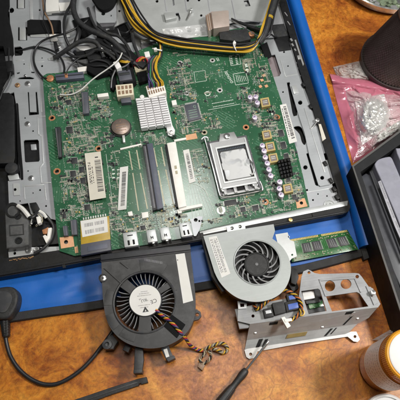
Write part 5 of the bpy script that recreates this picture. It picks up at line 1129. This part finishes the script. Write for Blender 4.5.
# small board and plugs carried in the bracket window
MB().prism([(301, 291), (319, 288.6), (325.6, 311), (308, 313.6)], 8, 9.6).obj('inner_board', 'chip', bk)
b = MB(); b.prism([(302, 291.6), (313.6, 289.8), (315, 298), (304, 300)], 9.6, 15, 0.5); b.obj('white_connector', 'white', bk)
b = MB(); b.prism([(308, 303), (322, 300.6), (324, 306), (309.6, 309)], 9.6, 12, 0.2); b.obj('green_board', 'pcb2', bk)
b = MB(); b.prism([(305.6, 301), (320, 299), (321, 302), (306.6, 304)], 9.6, 14, 0.3); b.obj('black_connector', 'chip', bk)
b = MB(); b.lathe(P(301, 313, T), [(3.0, T), (3.0, T+2), (2.2, T+2.2), (1.8, T+1), (1.8, T)], 22); b.obj('yellow_grommet', 'wy', bk)
jb = None
for q, h, m in (([(284.6, 302), (299, 299), (301, 308.4), (286.6, 312)], 5, 'black'), ([(286, 294.4), (296, 292), (298, 299), (288, 301.4)], 5.4, 'black'), ([(263, 309), (272, 307), (274.4, 316), (265, 318)], 4.4, 'black'), ([(272, 303), (284, 300.6), (286, 312), (275, 315)], 6, 'black2')):
    o = MB().prism(q, T-1, T+h, 0.5).obj('jack_socket', m, bk)
    if m == 'black' and q[0][0] > 270: MB().prism(sub(q, 0.18, 0.86, 0.3, 0.86), T+h-0.1, T+h+0.6, 0.2).obj('blue_insert', 'blueconn', o)
    elif q[0][0] < 270: MB().prism(sub(q, 0.2, 0.8, 0.25, 0.6), T+h-0.1, T+h+0.5, 0.1).obj('metal_insert', 'steel', o)

# ================================================================== screwdriver
sd = thing('screwdriver', 'small screwdriver with black handle leaning its thin blade on the bracket', 'screwdriver', P(240, 372, 0))
tip, neck, end = P(268.6, 341.4, 13), P(246.6, 369.4, 6.5), P(206, 421, 6.5)
b = MB(); b.tube3([tip, tip.lerp(neck, 0.04), tip.lerp(neck, 0.1), neck], [0.5, 0.9, 1.05, 1.15], 14); b.obj('blade', 'chrome', sd)
prof = [(0, 2.0), (0.015, 2.7), (0.05, 3.2), (0.12, 3.4), (0.2, 2.9), (0.3, 2.7), (0.36, 2.9), (0.45, 3.5), (0.6, 3.9), (0.8, 4.0), (0.95, 3.9), (1.0, 3.2)]
b = MB(); b.tube3([neck.lerp(end, t) for t, r in prof], [r for t, r in prof], 22); ho = b.obj('handle', 'grip', sd)
dv = (end-neck).normalized()
for k in range(6):
    a = 2*PI*k/6; s = dv.cross(Vector((0, 0, 1))).normalized(); u = s.cross(dv)
    off = (s*math.cos(a)+u*math.sin(a))
    b = MB(); b.tube3([neck.lerp(end, t)+off*(r-0.35)*MM for t, r in prof[6:11]], 0.8, 8); b.obj('grip_ridge', 'grip', ho)
# ================================================================== power plug and lead, black bar
pl = thing('power_lead', 'black mains lead with ridged moulded plug lying on the mat and curving over the table', 'cable', P(8, 300, 3))
MB().prism(smooth2([(-14, 290), (-2, 287.4), (8, 286.2), (14.4, 288), (17.6, 294), (17.2, 302), (14.6, 309), (9, 317), (2, 319), (-6, 317), (-14, 306)], 5), 3.6, 15, 2.6, 4).obj('plug_body', 'black2', pl)
MB().prism(smooth2([(-8, 292), (2, 290.6), (9, 292), (12, 297), (10, 305), (5, 312), (-2, 312), (-8, 306)], 5), 14.6, 16.0, 0.7, 3).obj('grip_panel', 'fan_black', pl)
b = MB()
for k in range(7):
    t = k/6; b.cyl(3.4+t*1.8, 317+t*17, 4.0-t*1.2, 3.0, 9.4-t*1.6, 20, 0.8)
b.tube([(3, 312, 7), (4, 322, 6.4), (5.4, 336, 5)], [3.6-0.05*i for i in range(17)], 14); b.obj('strain_relief', 'black', pl)
wire('cord', [(5, 333, 5), (7, 345, 3.4), (11, 357, 2.5), (19, 369, 2.5), (30, 378.4, 2.5), (43, 384, 2.5), (56, 384, 2.5), (69, 378.4, 2.5), (82, 369, 2.5), (93, 357.6, 2.5), (100, 348.4, 2.8), (104, 343.6, 4), (108, 338, 5), (113, 331, 5)], 1.75, 'wk', pl, 14)
bar = thing('pry_bar', 'flat black plastic bar with a notched end lying on the table', 'bar', P(110, 390, 0))
MB().prism([(50, 408), (80, 397.8), (112, 387), (138, 378.6), (146.4, 376.8), (148, 382.6), (141.6, 384.4), (140.8, 383.2), (138.6, 383.8), (138.8, 385.6), (112, 394.4), (84, 404.6), (54, 416)], 0.1, 5, 0.6).obj('body', 'black2', bar)
MB().prism([(56, 409), (112, 390), (137, 381.6), (137.4, 382.8), (112, 391.4), (57, 411)], 4.9, 5.5, 0.15).obj('ridge', 'fan_black', bar)

# ================================================================== black tray with plastic cases
tr = thing('tray', 'black open plastic tray at the table edge holding flat plastic cases upright', 'tray', P(390, 220, 0))
HT = 34
corner, far, near = (352, 165.6), (446, 96), (409, 338)
o_ = [corner, far, (520, 250), near]
inn = [(358, 170.4), (445, 108), (512, 250), (413, 326)]
inn = [(360.4, 172), (444, 114), (506, 248), (410, 318)]
MB().plate(o_, [inn], 0.5, HT).obj('tray_wall', 'trayb', tr, smooth=0)
MB().prism([(354, 168), (446, 102), (514, 250), (408, 332)], 0.5, 3).obj('tray_floor', 'hole', tr)
b = MB(); b.plate(o_, [[(353.8, 166.6), (445.4, 99), (516, 250), (409.6, 333)]], HT, HT+1.2); b.obj('tray_rim', 'greyband', tr, smooth=0)
def case(pts, z0, z1, name, label, m, **kw):
    t = thing(name, label, 'plastic case', P(*pts[0], 4), 'plastic cases standing in the tray'); MB().prism(pts, z0, z1, 1.2, 3).obj('shell', m, t); return t
t = case([(358.4, 178), (366, 173), (374, 176), (400, 246), (426, 315), (414, 318), (392, 268)], 4, 24, 'plastic_case', 'charcoal flat case standing next to the tray wall', 'case2')
t = case([(369, 171), (375.6, 166.6), (381.5, 180), (408, 252), (430, 312), (424, 314), (398, 246)], 4, 26, 'plastic_case', 'dark narrow case between the charcoal case and the frosted case', 'case2')
t = case(smooth2([(375.2, 166.6), (375.8, 162.2), (379.6, 158.8), (388, 156.6), (391.4, 157.4), (394.4, 163), (404, 186), (424, 238), (444, 290), (432, 296), (414, 262), (398, 220), (382, 182)], 3), 4, 34, 'plastic_case', 'frosted lavender plastic case with rounded corner and text along its edge', 'case')
MB().prism([(378, 181.6), (381, 180.4), (398, 224), (412, 258), (409.6, 260), (394.6, 226)], 33.9, 34.4, 0.1).obj('spine_label', 'spine', t)
b = MB(); [dashes(b, sub([(378, 181.6), (381, 180.4), (412, 258), (409.6, 260)], 0, 1, i*.25, i*.25+.25), 'v', 34.4, 0.06, 0.9, 0.25, 0.75) for i in range(4)]; b.obj('print', 'inkg', t, smooth=0)
t = case(smooth2([(397, 153), (400, 148), (410, 142), (430, 140), (452, 190), (470, 250), (452, 266), (420, 204)], 3), 4, 34, 'plastic_case', 'grey plastic case cut off by the picture edge beyond the frosted case', 'case')

# ================================================================== pink antistatic bag, clear bag
def crumple(q, nx, ny, h, s, seed, z0):
    def zf(u, v):
        e = min(u, 1-u, v, 1-v); k = min(1.0, e*7)
        p = Vector((u*s, v*s, seed)); r = abs(noise.noise(p))+0.5*abs(noise.noise(p*2.3))+0.22*abs(noise.noise(p*5.1))
        return z0+(h*(0.35+1.5*r))*k+0.3
    return zf
bag = thing('antistatic_bag', 'crumpled pink antistatic bag lying on the table beside the mesh cup', 'bag', P(365, 115, 0))
def folds(seed, z0, h, s, fine=0.25):
    def zf(u, v):
        e = min(u, 1-u, v, 1-v); k = min(1.0, e*9)
        p = Vector((u*s, v*s, seed)); w_ = Vector((noise.noise(p*0.8+Vector((9, 0, 0))), noise.noise(p*0.8+Vector((0, 9, 0))), 0))
        p = p+w_*0.9
        r = 1-abs(noise.noise(p*0.9))*2.2; r2 = 1-abs(noise.noise(p*2.1+Vector((3, 1, 0))))*2
        return z0+k*h*(0.45+0.5*r*r*(1 if r > 0 else 0)+fine*r2)
    return zf
bq = [(330, 75), (424, 91), (420, 128), (353, 163)]
MB().sheet(bq, 120, 120, folds(1.7, 0.6, 5.5, 4.2, 0.12), 0.5).obj('pink_film', 'pink', bag, smooth=60)
b = MB(); b.sheet([(329.6, 73.6), (424, 89), (423, 99), (333.6, 84.5)], 80, 16, lambda u, v: 1.0+4.6*math.sin(PI*min(1, max(0, v)))**0.7+0.5*noise.noise(Vector((u*14, v*2, 4))), 0.5); b.obj('folded_edge', 'pink', bag, smooth=60)
fl = [(344, 89), (424, 98), (420, 124), (359, 156)]
MB().sheet(fl, 130, 130, folds(4.2, 3.0, 7.0, 6.0, 0.3), 0.25).obj('clear_window', 'pinkclear', bag, smooth=60)
foil = thing('foil_lump', 'crumpled silver foil lump showing inside the pink bag', 'foil', P(372, 115, 8), 'foil lumps at the pink bag')
fq = [(355, 101), (384, 94), (395, 124), (362, 145)]
def ff(u, v):
    e = min(1, 2*math.sqrt((u-.5)**2+(v-.5)**2)); k = max(0.0, 1-e*e)**0.6; p = Vector((u*3, v*4, 9.1))
    return 6+k*(10+8*abs(noise.noise(p*0.9))+4.5*abs(noise.noise(p*1.9))+0.35*noise.noise(p*6))
MB().sheet(fq, 30, 34, lambda u, v: ff(u, v)+1.3*abs(noise.noise(Vector((u*11, v*13, 2.2)))), 1.0).obj('crumpled_sheet', 'foil', foil, smooth=0)
foil2 = thing('foil_lump', 'flat strip of crumpled silver foil at the bag edge next to the black tray', 'foil', P(392, 132, 5), 'foil lumps at the pink bag')
MB().sheet([(376, 132), (412, 114), (414, 124), (372, 147)], 30, 18, folds(6.6, 5, 7, 4, 0.4), 1.0).obj('crumpled_sheet', 'foil', foil2, smooth=0)
pb = thing('plastic_bag', 'small clear plastic bag peeking out behind the pink bag', 'bag', P(348, 70, 0))
pq_ = [(333, 67), (359, 61), (372, 80), (338, 80)]
MB().sheet(pq_, 60, 50, folds(8.8, 0.6, 5, 3.5, 0.25), 0.3).obj('clear_film', 'clearbag', pb, smooth=50)

# ================================================================== wire mesh cup
cup = thing('mesh_cup', 'dark wire mesh pen cup standing upside down behind the pink bag', 'pen cup', P(398, 66, 0))
cc = P(396, 64, 0); rb, rt, hh = 39, 21, 72
b = MB(); b.lathe(cc, [(0, 1), (rb-1, 1), (rb+0.8, 0.4), (rb+1.4, 1.6), (rb+1.6, 9), (rb+0.8, 9.6), (rb-0.2, 9)], 72); b.obj('rim_band', 'mesh', cup)
b = MB(); nseg, nrow = 76, 30; vs = []
for j in range(nrow+1):
    t = j/nrow; r = (rb+(rt-rb)*t)*MM; z = (9+(hh-9)*t)*MM
    vs.append([b.bm.verts.new((cc.x+r*math.cos(2*PI*(i+0.5*(j % 2))/nseg), cc.y+r*math.sin(2*PI*(i+0.5*(j % 2))/nseg), z)) for i in range(nseg)])
for j in range(0, nrow-1):
    for i in range(nseg):
        if j % 2 == 0: b._face([vs[j][i], vs[j+1][i], vs[j+2][i], vs[j+1][(i-1) % nseg]])
        else: b._face([vs[j][i], vs[j+1][(i+1) % nseg], vs[j+2][i], vs[j+1][i]])
o = b.obj('mesh_wall', 'mesh', cup, smooth=0)
md = o.modifiers.new('wire', 'WIREFRAME'); md.thickness = 0.85*MM; md.use_even_offset = False; md.use_boundary = True
b = MB(); b.lathe(cc, [(0, hh), (rt+1.2, hh), (rt+1.4, hh+2), (rt+0.4, hh+3), (0, hh+3)], 72); b.obj('base_plate', 'mesh', cup)
b = MB(); b.lathe(cc, [(rb-2.0, 2), (rb-0.9, 10), (rt-0.9, hh-2)], 60); b.obj('inner_lining', 'lining', cup)

# ================================================================== round tin at the top
tin = thing('round_tin', 'round steel dish of small parts at the top edge of the table', 'dish', P(384, -20, 0))
tc_ = P(388, -21, 0); K = 1.62
b = MB(); b.lathe(tc_, [(r*K, z_) for r, z_ in [(0, 1.2), (33, 1.2), (35.4, 2.4), (36.8, 11), (38.0, 12), (38.2, 13.2), (37.2, 13.8), (36.0, 12.6), (35, 4), (34, 3), (0, 3)]], 96); b.obj('dish_wall', 'chrome', tin)
b = MB(); b.lathe(tc_, [(34.6*K, 3.1), (34.6*K, 5), (24*K, 5.6), (10*K, 5.2), (0, 5.2)], 60); b.obj('green_liner', 'greenish', tin)
for k in range(60):
    a, r = U(PI, 2*PI), 33*K*math.sqrt(R()); p = tc_+Vector((math.cos(a), math.sin(a), 0))*r*MM; b = MB(); zz = U(5.4, 7)
    b.cyl(0, 0, U(1.4, 4.0), zz-1, zz+U(0.8, 2.4), 14, 0.3, at=p); b.obj('loose_part', random.choice(('darkgrey', 'chip', 'chrome', 'greenish', 'steelw', 'greenish')), tin)

# ================================================================== amber pill bottle and neighbours
bo = thing('pill_bottle', 'amber pill bottle with white paper label standing at the picture edge', 'bottle', P(385, 367, 0))
bc = P(381.6, 367.5, 0); bs_ = 0.88
b = MB(); b.lathe(bc, [(0, 0.6), (16.6, 0.6), (19, 1.6), (19.7, 4), (19.7, 56), (18, 59), (16.6, 60), (16.6, 64), (15.4, 64), (15.4, 59), (18.3, 55), (18.3, 4), (17, 2.4), (0, 2.4)], 72); b.obj('bottle_body', 'amber', bo)
b = MB()
n0 = 60; a0, a1 = 100, 290
rg = [[b.bm.verts.new((bc.x+19.9*MM*math.cos(math.radians(a0+(a1-a0)*i/n0)), bc.y+19.9*MM*math.sin(math.radians(a0+(a1-a0)*i/n0)), z*MM)) for i in range(n0+1)] for z in (18, 56)]
for i in range(n0): b._face([rg[0][i], rg[0][i+1], rg[1][i+1], rg[1][i]])
lb = b.obj('label', 'rxlabel', bo)
b = MB()
for row in range(7):
    z = 22+row*4.8; a = 140
    while a < 262:
        w = U(2, 7); ps = [Vector((bc.x+20.02*MM*math.cos(math.radians(t)), bc.y+20.02*MM*math.sin(math.radians(t)), 0)) for t in (a, a+w)]
        h = 0.8 if row != 6 else 1.3
        b._face([b.bm.verts.new((p.x, p.y, zz*MM)) for p, zz in ((ps[0], z), (ps[1], z), (ps[1], z+h), (ps[0], z+h))]); a += w+U(1.5, 4)
        if row in (3,) and a > 200: break
b.obj('print', 'pencil', lb, smooth=0)
b = MB(); prof = [(15, 60), (19, 60), (19.6, 61), (19.6, 70.4), (18.6, 71.6), (17.2, 71.8)]
b.lathe(bc, prof, 72); 
for k in range(90):
    a = 2*PI*k/90; p = bc+Vector((math.cos(a), math.sin(a), 0))*19.7*MM; b.cyl(0, 0, 0.25, 61, 70.2, 6, 0.2, at=p)
cap = b.obj('cap', 'amberlid', bo)
b = MB(); b.lathe(bc, [(17.4, 70), (17.3, 72.2), (16.2, 72.8), (0, 72.6)], 64); b.obj('cap_disc', 'white', cap)
wl = thing('white_lid', 'white round lid at the bottom edge beside the pill bottle', 'lid', P(385, 419, 0))
b = MB(); b.lathe(P(385, 419, 0), [(0, 0.4), (18, 0.4), (19, 1), (19, 8), (18, 9), (16.6, 9), (16, 7.6), (0, 7.4)], 64); b.obj('lid_body', 'white', wl)
pp = thing('clear_scrap', 'crumpled pale plastic scrap lying behind the pill bottle', 'plastic scrap', P(390, 338, 0))
sq = [(372, 340), (392, 328.6), (420, 330), (410, 352)]
MB().sheet(sq, 40, 30, crumple(sq, 0, 0, 4, 4, 3.1, 0.4), 0.3).obj('film', 'clearbag', pp, smooth=50)

# ================================================================== light and camera
w = bpy.data.worlds.new('World'); scene.world = w; w.use_nodes = True
bgn = w.node_tree.nodes['Background']; bgn.inputs[0].default_value = (0.90, 0.95, 1.0, 1); bgn.inputs[1].default_value = 0.05
def area(name, loc, target, size, power, color=(1, 1, 1), sy=None):
    l = bpy.data.lights.new(name, 'AREA'); l.energy = power; l.color = color; l.size = size
    if sy: l.shape = 'RECTANGLE'; l.size_y = sy
    o = bpy.data.objects.new(name, l); COL.objects.link(o); o.location = loc
    o.rotation_euler = (Vector(target)-Vector(loc)).to_track_quat('-Z', 'Y').to_euler(); return o
area('window_lamp', (0.60, -0.12, 0.84), (0.04, -0.05, 0), 0.15, 8.6, (1.0, 0.975, 0.94))
area('ceiling_lamp', (0.06, -0.03, 1.0), (0.04, -0.03, 0), 0.28, 3.0, (1.0, 0.92, 0.82))
area('ceiling_lamp', (0.03, 0.40, 0.95), (0.1, -0.02, 0), 0.16, 2.4, (1.0, 0.98, 0.96))
cam = bpy.data.cameras.new('camera'); co = bpy.data.objects.new('camera', cam); COL.objects.link(co)
cam.sensor_width = 36; cam.lens = 36*F/400.0; cam.clip_start = 0.01; cam.clip_end = 50
ix, iy, iz = (img2world(Vector(v)) for v in ((1, 0, 0), (0, 1, 0), (0, 0, 1)))
co.matrix_world = Matrix(((ix.x, -iy.x, -iz.x, CAM.x*MM), (ix.y, -iy.y, -iz.y, CAM.y*MM), (ix.z, -iy.z, -iz.z, CAM.z*MM), (0, 0, 0, 1)))
scene.camera = co
scene.cycles.filter_width = 2.0
scene.view_settings.view_transform = 'Standard'; scene.view_settings.look = 'None'; scene.view_settings.gamma = 1; scene.view_settings.exposure = 0.0
